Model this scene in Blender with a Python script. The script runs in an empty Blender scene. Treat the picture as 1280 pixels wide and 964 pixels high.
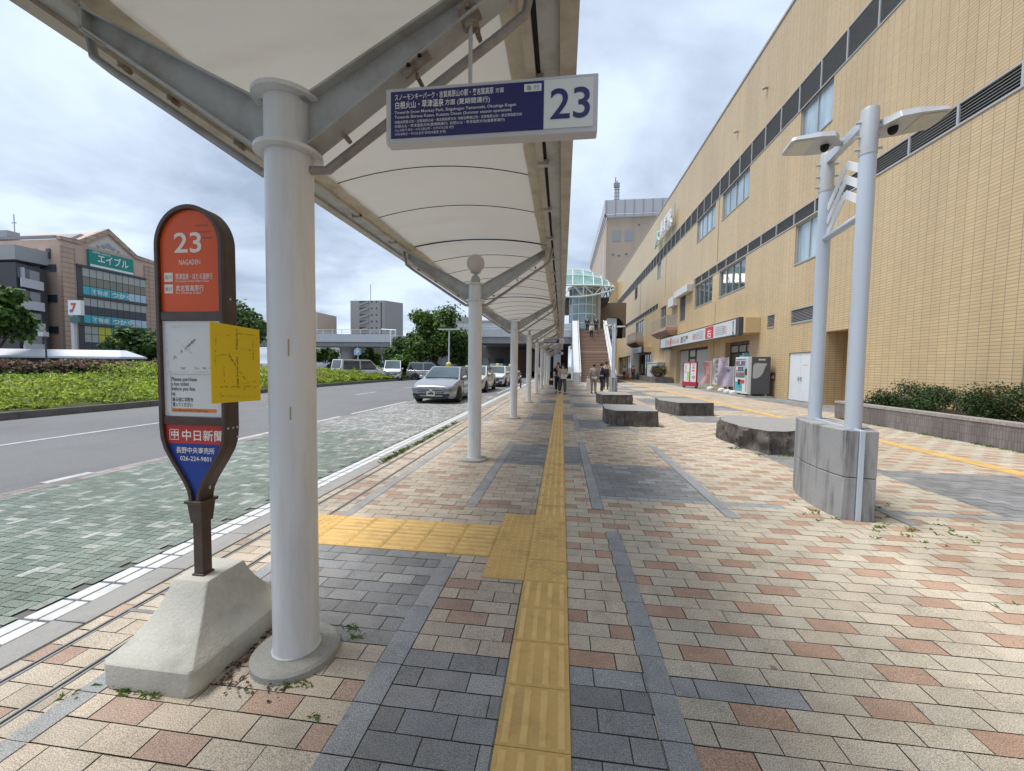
CLOUD_DARK, CLOUD_LIGHT, CLOUD_S, EXPO = (.33,.41,.53), (.68,.79,.95), .62, 1.0
import bpy, bmesh, math, random
from mathutils import Vector, Matrix, noise
random.seed(11)
R = math.radians
sc = bpy.context.scene
COL = sc.collection
PI = math.pi

# ---------------------------------------------------------------- materials
def nt_new(name):
    m = bpy.data.materials.new(name); m.use_nodes = True
    nt = m.node_tree; b = nt.nodes['Principled BSDF']
    return m, nt, b
def nd(nt, t, **k):
    n = nt.nodes.new(t)
    for a, v in k.items(): setattr(n, a, v)
    return n
def noise_tex(nt, scale, detail=4, coord='Object', sc3=None, rough=.55):
    tc = nd(nt, 'ShaderNodeTexCoord'); n = nd(nt, 'ShaderNodeTexNoise')
    n.inputs['Scale'].default_value = scale; n.inputs['Detail'].default_value = detail
    n.inputs['Roughness'].default_value = rough
    if sc3:
        mp = nd(nt, 'ShaderNodeMapping'); mp.inputs['Scale'].default_value = sc3
        nt.links.new(tc.outputs[coord], mp.inputs[0]); nt.links.new(mp.outputs[0], n.inputs['Vector'])
    else:
        nt.links.new(tc.outputs[coord], n.inputs['Vector'])
    return n.outputs['Fac']
def ramp(nt, fac, p0, p1, c0=(0,0,0,1), c1=(1,1,1,1)):
    r = nd(nt, 'ShaderNodeValToRGB'); e = r.color_ramp.elements
    e[0].position = p0; e[1].position = p1; e[0].color = c0; e[1].color = c1
    nt.links.new(fac, r.inputs[0]); return r.outputs[0]
def mix(nt, fac, a, b, mode='MIX'):
    n = nd(nt, 'ShaderNodeMix', data_type='RGBA', blend_type=mode)
    for s, v in ((n.inputs[0], fac), (n.inputs[6], a), (n.inputs[7], b)):
        if hasattr(v, 'links') or isinstance(v, bpy.types.NodeSocket): nt.links.new(v, s)
        else: s.default_value = (*v, 1) if isinstance(v, (tuple, list)) and len(v) == 3 else v
    return n.outputs[2]
def bump(nt, b, h, strength=.3, dist=.01):
    n = nd(nt, 'ShaderNodeBump'); n.inputs['Strength'].default_value = strength; n.inputs['Distance'].default_value = dist
    nt.links.new(h, n.inputs['Height']); nt.links.new(n.outputs[0], b.inputs['Normal'])
def c3(c, k): return tuple(min(1, max(0, x*k)) for x in c)
MATS = {}
def pm(name, col, rough=.6, metal=0., var=.1, vs=5., spk=0., spks=250., bmp=0., bs=60., dirt=None, dscale=2., damt=.5, dsc3=None, spec=.5, coat=0., trans=0.):
    """painted / stone / metal surface: base colour with soft variation, speckle, dirt of its own shape and bump"""
    if name in MATS: return MATS[name]
    m, nt, b = nt_new(name)
    c = mix(nt, noise_tex(nt, vs, 5), c3(col, 1-var), c3(col, 1+var))
    if spk:
        c = mix(nt, ramp(nt, noise_tex(nt, spks, 2), .35, .65), c, mix(nt, spk, c, c3(col, .3)), 'MIX') if False else mix(nt, spk, c, ramp(nt, noise_tex(nt, spks, 2), .38, .62, (.25,.25,.25,1), (1.0,1.0,1.0,1)), 'MULTIPLY')
    if dirt:
        f = ramp(nt, noise_tex(nt, dscale, 8, sc3=dsc3, rough=.68), .47, .66)
        mm = nd(nt, 'ShaderNodeMath', operation='MULTIPLY'); nt.links.new(f, mm.inputs[0]); mm.inputs[1].default_value = damt
        c = mix(nt, mm.outputs[0], c, dirt)
    nt.links.new(c, b.inputs['Base Color'])
    b.inputs['Roughness'].default_value = rough; b.inputs['Metallic'].default_value = metal
    b.inputs['Specular IOR Level'].default_value = spec; b.inputs['Coat Weight'].default_value = coat
    if bmp: bump(nt, b, noise_tex(nt, bs, 4), bmp)
    MATS[name] = m; return m
def attr_mat(name, rough=.8, spk=.35, spks=260., bmp=.35, bs=180., var=.16, vs=1.3, spec=.35, transl=0., wear=False):
    """colour comes from each brick's / leaf's own colour attribute"""
    m, nt, b = nt_new(name)
    a = nd(nt, 'ShaderNodeAttribute', attribute_name='col')
    c = mix(nt, 1., a.outputs['Color'], ramp(nt, noise_tex(nt, vs, 6), .25, .75, (1-var,)*3+(1,), (1+var,)*3+(1,)), 'MULTIPLY')
    if spk: c = mix(nt, spk, c, ramp(nt, noise_tex(nt, spks, 2), .38, .6, (.18,.18,.18,1), (1.28,1.28,1.28,1)), 'MULTIPLY')
    if wear:      # trodden grime, water marks and chewing gum
        c = mix(nt, .55, c, ramp(nt, noise_tex(nt, .45, 9, rough=.7), .34, .62, (.62,.60,.57,1), (1.06,1.06,1.05,1)), 'MULTIPLY')
        c = mix(nt, .5, c, ramp(nt, noise_tex(nt, 7., 6, rough=.7), .30, .52, (.66,.65,.63,1), (1.0,1.0,1.0,1)), 'MULTIPLY')
        tcv = nd(nt, 'ShaderNodeTexCoord'); vo = nd(nt, 'ShaderNodeTexVoronoi'); vo.inputs['Scale'].default_value = 1.9; nt.links.new(tcv.outputs['Object'], vo.inputs['Vector'])
        c = mix(nt, 1., c, ramp(nt, vo.outputs['Distance'], .024, .045, (.5,.5,.5,1), (1,1,1,1)), 'MULTIPLY')
    nt.links.new(c, b.inputs['Base Color']); b.inputs['Roughness'].default_value = rough
    b.inputs['Specular IOR Level'].default_value = spec
    if bmp: bump(nt, b, noise_tex(nt, bs, 3), bmp, .004)
    if transl:
        t = nd(nt, 'ShaderNodeBsdfTranslucent'); nt.links.new(c, t.inputs[0])
        ms = nd(nt, 'ShaderNodeMixShader'); ms.inputs[0].default_value = transl
        nt.links.new(b.outputs[0], ms.inputs[1]); nt.links.new(t.outputs[0], ms.inputs[2])
        nt.links.new(ms.outputs[0], nt.nodes['Material Output'].inputs[0])
    return m
def tile_mat(name, c1, c2, mortar, w, h, ms=.006, off=0., rough=.35, stain=.12, bmpv=.3, axis='wall'):
    m, nt, b = nt_new(name)
    tc = nd(nt, 'ShaderNodeTexCoord'); sp = nd(nt, 'ShaderNodeSeparateXYZ'); nt.links.new(tc.outputs['Object'], sp.inputs[0])
    add = nd(nt, 'ShaderNodeMath', operation='ADD'); nt.links.new(sp.outputs[0], add.inputs[0]); nt.links.new(sp.outputs[1], add.inputs[1])
    cb = nd(nt, 'ShaderNodeCombineXYZ'); nt.links.new(add.outputs[0], cb.inputs[0]); nt.links.new(sp.outputs[2], cb.inputs[1])
    br = nd(nt, 'ShaderNodeTexBrick'); br.offset = off; br.inputs['Scale'].default_value = 1.
    br.inputs['Brick Width'].default_value = w; br.inputs['Row Height'].default_value = h; br.inputs['Mortar Size'].default_value = ms
    br.inputs['Mortar Smooth'].default_value = .1
    br.inputs['Color1'].default_value = (*c1,1); br.inputs['Color2'].default_value = (*c2,1); br.inputs['Mortar'].default_value = (*mortar,1)
    nt.links.new(cb.outputs[0], br.inputs['Vector'])
    c = mix(nt, 1., br.outputs['Color'], ramp(nt, noise_tex(nt, .35, 6, sc3=(1,1,.25)), .3, .75, (1-stain,1-stain,1-stain*.9,1), (1.05,1.05,1.05,1)), 'MULTIPLY')
    c = mix(nt, 1., c, ramp(nt, noise_tex(nt, 1.6, 7, sc3=(1,1,.06), rough=.6), .38, .6, (1-stain*.9,1-stain,1-stain,1), (1.0,1.0,1.0,1)), 'MULTIPLY')
    nt.links.new(c, b.inputs['Base Color']); b.inputs['Roughness'].default_value = rough
    inv = nd(nt, 'ShaderNodeMath', operation='SUBTRACT'); inv.inputs[0].default_value = 1; nt.links.new(br.outputs['Fac'], inv.inputs[1])
    bump(nt, b, inv.outputs[0], bmpv, .004)
    MATS[name] = m; return m
def glass_mat(name, col=(.25,.33,.38), rough=.04, spec=.9, var=.25):
    m, nt, b = nt_new(name)
    c = mix(nt, ramp(nt, noise_tex(nt, .7, 4, sc3=(1,1.6,.35)), .35, .65), c3(col, 1-var*1.5), c3(col, 1+var))
    nt.links.new(c, b.inputs['Base Color']); b.inputs['Roughness'].default_value = rough
    b.inputs['Specular IOR Level'].default_value = spec; b.inputs['Coat Weight'].default_value = .6; b.inputs['Coat Roughness'].default_value = .02
    MATS[name] = m; return m
def emit_mat(name, col, s):
    m, nt, b = nt_new(name)
    b.inputs['Base Color'].default_value = (*col,1); b.inputs['Emission Color'].default_value = (*col,1); b.inputs['Emission Strength'].default_value = s
    return m

# ---------------------------------------------------------------- mesh builder
class MB:
    def __init__(s): s.v = []; s.f = []; s.m = []; s.mats = []; s.cur = 0; s.col = []; s.cc = None
    def use(s, mat):
        if mat not in s.mats: s.mats.append(mat)
        s.cur = s.mats.index(mat); return s
    def add(s, vs, fs):
        o = len(s.v); s.v.extend([tuple(p) for p in vs])
        for f in fs:
            s.f.append(tuple(o+i for i in f)); s.m.append(s.cur)
            if s.cc is not None: s.col.append(s.cc)
        return s
    def quad(s, a, b, c, d): return s.add([a,b,c,d], [(0,1,2,3)])
    def poly(s, pts): return s.add(pts, [tuple(range(len(pts)))])
    def box(s, x0, y0, z0, x1, y1, z1):
        return s.add([(x0,y0,z0),(x1,y0,z0),(x1,y1,z0),(x0,y1,z0),(x0,y0,z1),(x1,y0,z1),(x1,y1,z1),(x0,y1,z1)],
                     [(3,2,1,0),(4,5,6,7),(0,1,5,4),(1,2,6,5),(2,3,7,6),(3,0,4,7)])
    def hexa(s, p):
        return s.add(p, [(3,2,1,0),(4,5,6,7),(0,1,5,4),(1,2,6,5),(2,3,7,6),(3,0,4,7)])
    def obox(s, c, ax, ay, az):
        c, ax, ay, az = map(Vector, (c, ax, ay, az))
        return s.hexa([c-ax-ay-az, c+ax-ay-az, c+ax+ay-az, c-ax+ay-az, c-ax-ay+az, c+ax-ay+az, c+ax+ay+az, c-ax+ay+az])
    def beam(s, a, b, w, h, up=(0,0,1)):
        a, b = Vector(a), Vector(b); d = (b-a); side = d.cross(Vector(up)).normalized(); u = side.cross(d).normalized()
        return s.obox((a+b)/2, d/2, side*w/2, u*h/2)
    def prism(s, pts, axis, a, b):
        n = len(pts)
        def mk(p, t):
            return (p[0], t, p[1]) if axis == 'y' else ((t, p[0], p[1]) if axis == 'x' else (p[0], p[1], t))
        vs = [mk(p, a) for p in pts] + [mk(p, b) for p in pts]
        return s.add(vs, [tuple(range(n))[::-1], tuple(range(n, 2*n))] + [(i, (i+1) % n, n+(i+1) % n, n+i) for i in range(n)])
    def ring(s, o, i, axis, a, b):
        n = len(o)
        def mk(p, t):
            return (p[0], t, p[1]) if axis == 'y' else ((t, p[0], p[1]) if axis == 'x' else (p[0], p[1], t))
        vs = [mk(p, a) for p in o]+[mk(p, a) for p in i]+[mk(p, b) for p in o]+[mk(p, b) for p in i]
        fs = []
        for k in range(n):
            j = (k+1) % n
            fs += [(k,j,n+j,n+k), (2*n+k,2*n+j,j,k), (2*n+k,3*n+k,3*n+j,2*n+j), (n+k,n+j,3*n+j,3*n+k)]
        return s.add(vs, fs)
    def tube(s, pts, r, n=8, cap=True):
        pts = [Vector(p) for p in pts]; rr = r if isinstance(r, (list, tuple)) else [r]*len(pts); vs = []; fs = []
        ref = None
        for i, p in enumerate(pts):
            d = (pts[min(i+1, len(pts)-1)] - pts[max(i-1, 0)]).normalized()
            if ref is None: ref = d.orthogonal().normalized()
            ref = (ref - d*ref.dot(d)).normalized(); q = d.cross(ref)
            for k in range(n):
                a = 2*PI*k/n; vs.append(p + (ref*math.cos(a)+q*math.sin(a))*rr[i])
        for i in range(len(pts)-1):
            for k in range(n):
                j = (k+1) % n; fs.append((i*n+k, i*n+j, (i+1)*n+j, (i+1)*n+k))
        if cap: fs += [tuple(range(n))[::-1], tuple(range((len(pts)-1)*n, len(pts)*n))]
        return s.add(vs, fs)
    def lathe(s, prof, c=(0,0,0), n=24, axis='z'):
        vs = []; fs = []
        for (r, z) in prof:
            for k in range(n):
                a = 2*PI*k/n
                if axis == 'z': vs.append((c[0]+r*math.cos(a), c[1]+r*math.sin(a), c[2]+z))
                else: vs.append((c[0]+z, c[1]+r*math.cos(a), c[2]+r*math.sin(a)))
        for i in range(len(prof)-1):
            for k in range(n):
                j = (k+1) % n; fs.append((i*n+k, i*n+j, (i+1)*n+j, (i+1)*n+k))
        m = len(prof)-1
        if prof[0][0] > 1e-5: fs.append(tuple(range(n))[::-1])
        if prof[-1][0] > 1e-5: fs.append(tuple(range(m*n, m*n+n)))
        return s.add(vs, fs)
    def sphere(s, c, r, n=16, m=10, sx=1, sy=1, sz=1):
        prof = [(max(1e-6, r*math.sin(PI*i/m)), -r*math.cos(PI*i/m)) for i in range(m+1)]
        vs = []; fs = []
        for (q, z) in prof:
            for k in range(n):
                a = 2*PI*k/n; vs.append((c[0]+q*sx*math.cos(a), c[1]+q*sy*math.sin(a), c[2]+z*sz))
        for i in range(m):
            for k in range(n):
                j = (k+1) % n; fs.append((i*n+k, i*n+j, (i+1)*n+j, (i+1)*n+k))
        return s.add(vs, fs)
    def text(s, body, size, loc, rz=0., align='LEFT', width=None, bold=0., rx=90., ext=0.0):
        cu = bpy.data.curves.new('lettering', 'FONT'); cu.body = body; cu.size = size; cu.align_x = align; cu.offset = bold*size; cu.resolution_u = 2 if size < .1 else 8
        cu.extrude = ext
        o = bpy.data.objects.new('lettering', cu); COL.objects.link(o)
        dg = bpy.context.evaluated_depsgraph_get(); me = bpy.data.meshes.new_from_object(o.evaluated_get(dg))
        M = Matrix.Translation(Vector(loc)) @ Matrix.Rotation(R(rz), 4, 'Z') @ Matrix.Rotation(R(rx), 4, 'X')
        xs = [v.co.x for v in me.vertices] or [0]
        k = 1.
        if width and (max(xs)-min(xs)) > 0: k = width/(max(xs)-min(xs))
        M = M @ Matrix.Diagonal((k, 1, 1, 1))
        s.add([M @ v.co for v in me.vertices], [tuple(p.vertices) for p in me.polygons])
        bpy.data.objects.remove(o); bpy.data.curves.remove(cu); bpy.data.meshes.remove(me)
        return s
    def pieces(s):
        par = list(range(len(s.v)))
        def fd(a):
            while par[a] != a: par[a] = par[par[a]]; a = par[a]
            return a
        for f in s.f:
            for i in f[1:]: par[fd(f[0])] = fd(i)
        grp = {}
        for k, f in enumerate(s.f): grp.setdefault(fd(f[0]), []).append(k)
        for ks in grp.values():
            q = MB(); q.mats = list(s.mats); ids = {}
            for k in ks:
                for i in s.f[k]:
                    if i not in ids: ids[i] = len(q.v); q.v.append(s.v[i])
                q.f.append(tuple(ids[i] for i in s.f[k])); q.m.append(s.m[k])
                if s.col: q.col.append(s.col[k])
            yield q
    def build_each(s, *a, **k):
        """every loose piece becomes an object of its own"""
        return [q.build(*a, **k) for q in s.pieces()][-1]
    def build(s, name, mat=None, parent=None, org=None, smooth=True, recalc=True, bevel=0., ang=35, label=None, seg=2):
        me = bpy.data.meshes.new(name)
        if org is None: org = ORG.get(parent.name, (0,0,0)) if parent is not None else (0,0,0)
        me.from_pydata([(x-org[0], y-org[1], z-org[2]) for x, y, z in s.v], [], s.f)
        for mm in (s.mats if s.mats else [mat]): me.materials.append(mm)
        if s.mats: me.polygons.foreach_set('material_index', s.m)
        if s.col and len(s.col) == len(s.f):
            at = me.attributes.new('col', 'FLOAT_COLOR', 'FACE')
            flat = []
            for c in s.col: flat += [c[0], c[1], c[2], 1.]
            at.data.foreach_set('color', flat)
        if recalc:
            bm = bmesh.new(); bm.from_mesh(me); bmesh.ops.recalc_face_normals(bm, faces=bm.faces); bm.to_mesh(me); bm.free()
        if smooth:
            me.polygons.foreach_set('use_smooth', [True]*len(me.polygons)); me.set_sharp_from_angle(angle=R(ang))
        me.update()
        o = bpy.data.objects.new(name, me); COL.objects.link(o)
        if parent is not None: o.parent = parent; ORG[o.name] = org
        if bevel:
            b = o.modifiers.new('bevel', 'BEVEL'); b.width = bevel; b.segments = seg; b.limit_method = 'ANGLE'; b.angle_limit = R(40)
            b.harden_normals = False
        if label: o['label'] = label
        return o
ORG = {}
def thing(name, label, cat, loc=(0,0,0), rz=0., group=None, local=False):
    o = bpy.data.objects.new(name, None); COL.objects.link(o); o.empty_display_size = .2
    o.location = loc; o.rotation_euler = (0,0,rz); o['label'] = label; o['category'] = cat
    if group: o['group'] = group
    ORG[o.name] = (0,0,0) if local else tuple(loc)
    return o
def tag(o, label, cat, group=None, kind=None):
    o['label'] = label; o['category'] = cat
    if group: o['group'] = group
    if kind: o['kind'] = kind
    return o
def struct(o, label, cat='ground'):
    o['kind'] = 'structure'; o['label'] = label; o['category'] = cat; return o
def dup(root, loc, rz, label, group=None, name=None):
    r = root.copy(); COL.objects.link(r); r.location = loc; r.rotation_euler = (0,0,rz); r['label'] = label
    if group: r['group'] = group
    def rec(src, dst):
        for ch in [c for c in src.children]:
            c = ch.copy(); COL.objects.link(c); c.parent = dst; rec(ch, c)
    rec(root, r)
    return r

# ---------------------------------------------------------------- camera, light, sky
cam_d = bpy.data.cameras.new('camera'); cam = bpy.data.objects.new('camera', cam_d); COL.objects.link(cam)
cam_d.sensor_fit = 'HORIZONTAL'; cam_d.sensor_width = 36.; cam_d.lens = 493.07/1280*36; cam_d.clip_start = .05; cam_d.clip_end = 3000
yw, pt, rl = R(7.2028), R(-2.8292), R(.7180)
fwd = Vector((-math.sin(yw)*math.cos(pt), math.cos(yw)*math.cos(pt), math.sin(pt)))
rt = Vector((math.cos(yw), math.sin(yw), 0)); up = rt.cross(fwd)
rt2 = rt*math.cos(rl)+up*math.sin(rl); up2 = -rt*math.sin(rl)+up*math.cos(rl)
M = Matrix((rt2, up2, -fwd)).transposed().to_4x4(); M.translation = Vector((-.0625, -1.4555, 1.4871)); cam.matrix_world = M
sc.camera = cam

SUN_EL, SUN_AZ = R(66), R(-100)      # direction towards the sun: azimuth measured from +Y towards +X
sd = Vector((math.sin(SUN_AZ)*math.cos(SUN_EL), math.cos(SUN_AZ)*math.cos(SUN_EL), math.sin(SUN_EL)))
sl = bpy.data.lights.new('sun', 'SUN'); sl.energy = 2.0; sl.angle = R(24); sl.color = (1., .96, .9)
so = bpy.data.objects.new('sun', sl); COL.objects.link(so); so.rotation_euler = sd.to_track_quat('Z', 'Y').to_euler(); so.location = (0,0,60)
w = bpy.data.worlds.new('World'); sc.world = w; w.use_nodes = True
nt = w.node_tree; bg = nt.nodes['Background']; out = nt.nodes['World Output']
sky = nd(nt, 'ShaderNodeTexSky', sky_type='NISHITA'); sky.sun_disc = False; sky.sun_elevation = SUN_EL; sky.sun_rotation = SUN_AZ
sky.air_density = 1.; sky.dust_density = 2.
nt.links.new(sky.outputs[0], bg.inputs[0]); bg.inputs[1].default_value = .11
tc = nd(nt, 'ShaderNodeTexCoord'); sp = nd(nt, 'ShaderNodeSeparateXYZ'); nt.links.new(tc.outputs['Generated'], sp.inputs[0])
mx = nd(nt, 'ShaderNodeMath', operation='MAXIMUM'); nt.links.new(sp.outputs[2], mx.inputs[0]); mx.inputs[1].default_value = 0.
ad = nd(nt, 'ShaderNodeMath', operation='ADD'); nt.links.new(mx.outputs[0], ad.inputs[0]); ad.inputs[1].default_value = .22
dx = nd(nt, 'ShaderNodeMath', operation='DIVIDE'); nt.links.new(sp.outputs[0], dx.inputs[0]); nt.links.new(ad.outputs[0], dx.inputs[1])
dy = nd(nt, 'ShaderNodeMath', operation='DIVIDE'); nt.links.new(sp.outputs[1], dy.inputs[0]); nt.links.new(ad.outputs[0], dy.inputs[1])
cb = nd(nt, 'ShaderNodeCombineXYZ'); nt.links.new(dx.outputs[0], cb.inputs[0]); nt.links.new(dy.outputs[0], cb.inputs[1])
def cl(scale, detail, dist, p0, p1, rough=.55):
    n = nd(nt, 'ShaderNodeTexNoise'); n.inputs['Scale'].default_value = scale; n.inputs['Detail'].default_value = detail; n.inputs['Distortion'].default_value = dist
    n.inputs['Roughness'].default_value = rough
    nt.links.new(cb.outputs[0], n.inputs['Vector']); return ramp(nt, n.outputs['Fac'], p0, p1)
shade = cl(1.1, 8, .3, .38, .60, .54)
ccol = mix(nt, shade, CLOUD_DARK, CLOUD_LIGHT)
bg2 = nd(nt, 'ShaderNodeBackground'); nt.links.new(ccol, bg2.inputs[0]); bg2.inputs[1].default_value = CLOUD_S
cover = cl(.55, 7, .3, .22, .5)
cm = nd(nt, 'ShaderNodeMath', operation='MULTIPLY_ADD'); nt.links.new(cover, cm.inputs[0]); cm.inputs[1].default_value = .35; cm.inputs[2].default_value = .62
ms = nd(nt, 'ShaderNodeMixShader'); nt.links.new(cm.outputs[0], ms.inputs[0]); nt.links.new(bg.outputs[0], ms.inputs[1]); nt.links.new(bg2.outputs[0], ms.inputs[2])
nt.links.new(ms.outputs[0], out.inputs[0])
sc.view_settings.view_transform = 'Standard'; sc.view_settings.look = 'None'; sc.view_settings.gamma = 1.; sc.view_settings.exposure = EXPO
sc.view_settings.use_curve_mapping = False
sc.render.engine = 'CYCLES'; sc.cycles.use_denoising = True; sc.cycles.max_bounces = 6; sc.cycles.caustics_reflective = False; sc.cycles.caustics_refractive = False
MEMB_T = .145
# ---------------------------------------------------------------- ground, road, paving
M_asph = pm('asphalt', (.205,.206,.212), .9, var=.16, vs=.5, spk=.45, spks=160, bmp=.3, bs=220, dirt=(.09,.09,.095), dscale=.25, damt=.5)
M_earth = pm('far_ground', (.15,.15,.15), .95, var=.2, vs=.05)
M_mortar = pm('joint_sand', (.12,.108,.092), .95, var=.25, vs=3)
M_brick = attr_mat('paver', .82, wear=True, spk=.55, spks=210)
M_line = pm('lane_line', (.47,.47,.48), .8, var=.15, vs=6, dirt=(.24,.24,.25), dscale=5, damt=.7)
M_conc = pm('kerb_concrete', (.33,.325,.315), .85, var=.14, vs=3, spk=.25, bmp=.25, bs=90, dirt=(.2,.2,.19), dscale=4, damt=.5)
M_white = pm('white_marking', (.60,.61,.62), .7, var=.1, vs=8, dirt=(.4,.4,.4), dscale=6, damt=.6, bmp=.2)
M_steel = pm('galvanised_steel', (.5,.52,.54), .4, .6, var=.1)
M_dark = pm('dark_gap', (.012,.012,.013), .9, var=.1)
o = MB(); o.quad((-900,-500,-.075), (900,-500,-.075), (900,1400,-.075), (-900,1400,-.075)); struct(o.build('ground', M_earth, smooth=False), 'grey ground stretching out to the horizon')
KERB = [(-13.9,-14), (-13.95,2), (-13.95,7), (-13.85,10.2), (-14.6,14), (-15.1,17), (-15.7,22.6), (-15.5,32), (-14.8,40), (-14.4,46)]
rd = MB(); rd.quad((-70,-14,-.04), (-2.9,-14,-.04), (-2.9,120,-.04), (-70,120,-.04)); struct(rd.build('road', M_asph, smooth=False), 'grey asphalt road of the station forecourt', 'road')

def sheet(mb, x0, y0, x1, y1, z, c): mb.cc = c; mb.quad((x0,y0,z), (x1,y0,z), (x1,y1,z), (x0,y1,z))
def vary(c, a=.08):
    k = 1+random.uniform(-a, a); h = random.uniform(-.02, .02); return (c[0]*k*(1+h), c[1]*k, c[2]*k*(1-h))
CREAM, RED, CREAM_SHADE_DIRT, RED_SHADE_DIRT = (.575,.51,.41), (.49,.33,.245), (.545,.475,.39), (.455,.33,.265)  # second cream and red have canopy shade and dirt mixed into the colour
SLATE, GRAN = (.285,.288,.295), (.37,.38,.395)
ZONES = [(0,.358,-3,.35), (-.93,-.3,-3,.48), (-2.1,-.95,.42,1.5)]
STRIPS = [(-.95,-.82,-2,1.46), (.36,.48,-2,2.14), (3.29,3.41,2.73,4.8)]
for k in range(0, 7):
    d = 5.05*k
    ZONES += [(-.93,-.3,4.4+d,5.9+d), (0,.28,4.5+d,5.95+d), (.40,1.62,3.2+d,4.7+d), (4.5,6.35,3.2+d,5.0+d), (3.38,4.7,4.85+d,8.2+d)]
    STRIPS += [(-1.05,-.93,2.6+d,6.2+d), (.28,.40,2.69+d,6.37+d), (1.6,1.73,2.65+d,6.3+d)]
BANDS = [(.36,.48,0,.95)] + [(3.08+5.05*k, 3.2+5.05*k, .4, 2.4) for k in range(7)] + [(3.08+5.05*k, 3.2+5.05*k, 3.4, 4.6) for k in range(7)]
def paver_col(x, y, r, c):
    for (y0,y1,x0,x1) in BANDS:
        if y0 <= y <= y1 and x0 <= x <= x1: return vary(GRAN, .05)
    for (x0,x1,y0,y1) in ZONES:
        if x0 <= x <= x1 and y0 <= y <= y1:
            v = vary(SLATE, .14); return v if random.random() > .12 else c3(v, 1.25)
    if x > 9.3: return vary(SLATE, .15)
    red = ((c - (r//2) + (2 if r % 2 == 0 else 0)) % 4 == 0) and random.random() > .14
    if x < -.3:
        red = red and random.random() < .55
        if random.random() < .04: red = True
        return vary(RED_SHADE_DIRT if red else CREAM_SHADE_DIRT, .10)
    return vary(RED if red else CREAM, .07)
pv = MB(); pv.use(M_mortar)
pv.cc = (0,0,0); pv.quad((-2.72,-14,-.006), (11.6,-14,-.006), (11.6,100,-.006), (-2.72,100,-.006)); pv.box(-2.72,-14,-.07,11.6,100,-.012)
pv.use(M_brick); BW, BH, J = .2345, .1165, .0055
for r in range(-20, 330):
    y = r*BH; nx = int(14/BW)+2
    far = y > 22; yc = y+BH/2
    edges = sorted({q for (a, b, c_, d) in ZONES if c_ <= yc <= d for q in (a, b)} | {q for (a, b, c_, d) in STRIPS if c_ <= yc <= d for q in (a, b)} | {-.302, .002, 6.498, 6.802})
    step = 1
    for c in range(-13, nx):
        x0 = c*BW + (.5*BW if r % 2 else 0); x1 = x0+BW-J
        if x1 < -2.7 or x0 > 10.98: continue
        xa, xb = max(x0, -2.7), min(x1, 10.98)
        if y < 1.5 and xa > 7.5: continue
        cuts = [xa]+[q for q in edges if xa+.015 < q < xb-.015]+[xb]
        for i in range(len(cuts)-1):
            pa, pb = cuts[i], cuts[i+1]-(J if i < len(cuts)-2 else 0)
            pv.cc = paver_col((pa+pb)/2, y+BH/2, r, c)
            z = random.uniform(-.0012, .0012) if not far else 0; z2 = z+random.uniform(-.0008, .0008)
            pv.quad((pa,y,z), (pb,y,z2), (pb,y+BH-J,z2), (pa,y+BH-J,z))
for (x0,x1,y0,y1) in STRIPS + [(-2.2,-2.09,-4,40)]:
    y = y0
    while y < y1-.02:
        e = min(y1, y+.235); sheet(pv, x0, y, x1-.004, e-.005, .004, vary(GRAN, .07)); y = e
pv.cc = CREAM_SHADE_DIRT
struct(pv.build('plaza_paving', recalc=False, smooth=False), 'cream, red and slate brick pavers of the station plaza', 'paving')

# kerb stone and white block band along the bus bay
kb = MB(); y = -8
while y < 60:
    kb.box(-2.93, y, -.07, -2.725, y+.592, -.001); y += .6
struct(kb.build('kerb', M_conc, bevel=.004, seg=1), 'flush grey concrete kerb along the bus bay', 'kerb')
wb = MB(); wb.use(M_white); y = -6
while y < 46:
    for x in (-3.15, -3.045): wb.box(x, y, -.05, x+.088, y+.182, -.012+random.uniform(-.002,.002))
    y += .2
struct(wb.build('edge_marking', bevel=.003, seg=1), 'double row of white blocks along the bay edge', 'marking')

# herringbone pavers of the bay
bay = MB(); bay.use(pm('bay_joint', (.13,.135,.125), .95, var=.2)); bay.cc = (0,0,0); bay.quad((-6.32,-8,-.032), (-3.15,-8,-.032), (-3.15,18,-.032), (-6.32,18,-.032)); bay.use(M_brick)
s = .072; ca = math.sqrt(.5)
GREEN = [(.19,.235,.205), (.22,.27,.235), (.25,.295,.265), (.31,.35,.32), (.43,.46,.435)]
MOTT = [(.40,.41,.40), (.29,.295,.29), (.48,.48,.47), (.34,.32,.30), (.25,.28,.26)]
g = .0028
for i in range(-70, 130):
    for j in range(-62, 62):
        u0, v0 = i + 2*j, i - 2*j
        for (du, dv, wu, wv) in ((0,0,2,1), (0,1,1,2)):
            u, v = (u0+du)*s, (v0+dv)*s
            cu, cv = u+wu*s/2, v+wv*s/2
            X = -4.7+cu; Y = 3.+cv
            if not (-6.15 < X < -3.22 and -5 < Y < 17.9): continue
            near = noise.noise((X*.9, Y*.35, 3.1))*1.6
            t = Y+near*1.4+(X+4.7)*.35
            pal = GREEN if t < 6.0 else MOTT
            q = random.random()
            bay.cc = vary(pal[0 if q < .28 else 1 if q < .55 else 2 if q < .77 else 3 if q < .92 else 4], .1)
            pts = []
            for (a, b) in ((u+g, v+g), (u+wu*s-g, v+g), (u+wu*s-g, v+wv*s-g), (u+g, v+wv*s-g)):
                pts.append((-4.7+a, 3.+b, -.022))
            bay.quad(*pts)
y = -8
while y < 18:      # border of pinkish pavers next to the road
    for x in (-6.31, -6.2):
        bay.cc = vary((.32,.29,.28), .2); bay.quad((x,y,-.021), (x+.104,y,-.021), (x+.104,y+.21,-.021), (x,y+.21,-.021))
    y += .216
struct(bay.build('bay_paving', recalc=False, smooth=False), 'green and grey herringbone pavers of the bus bay', 'paving')
mk = MB()
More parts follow.
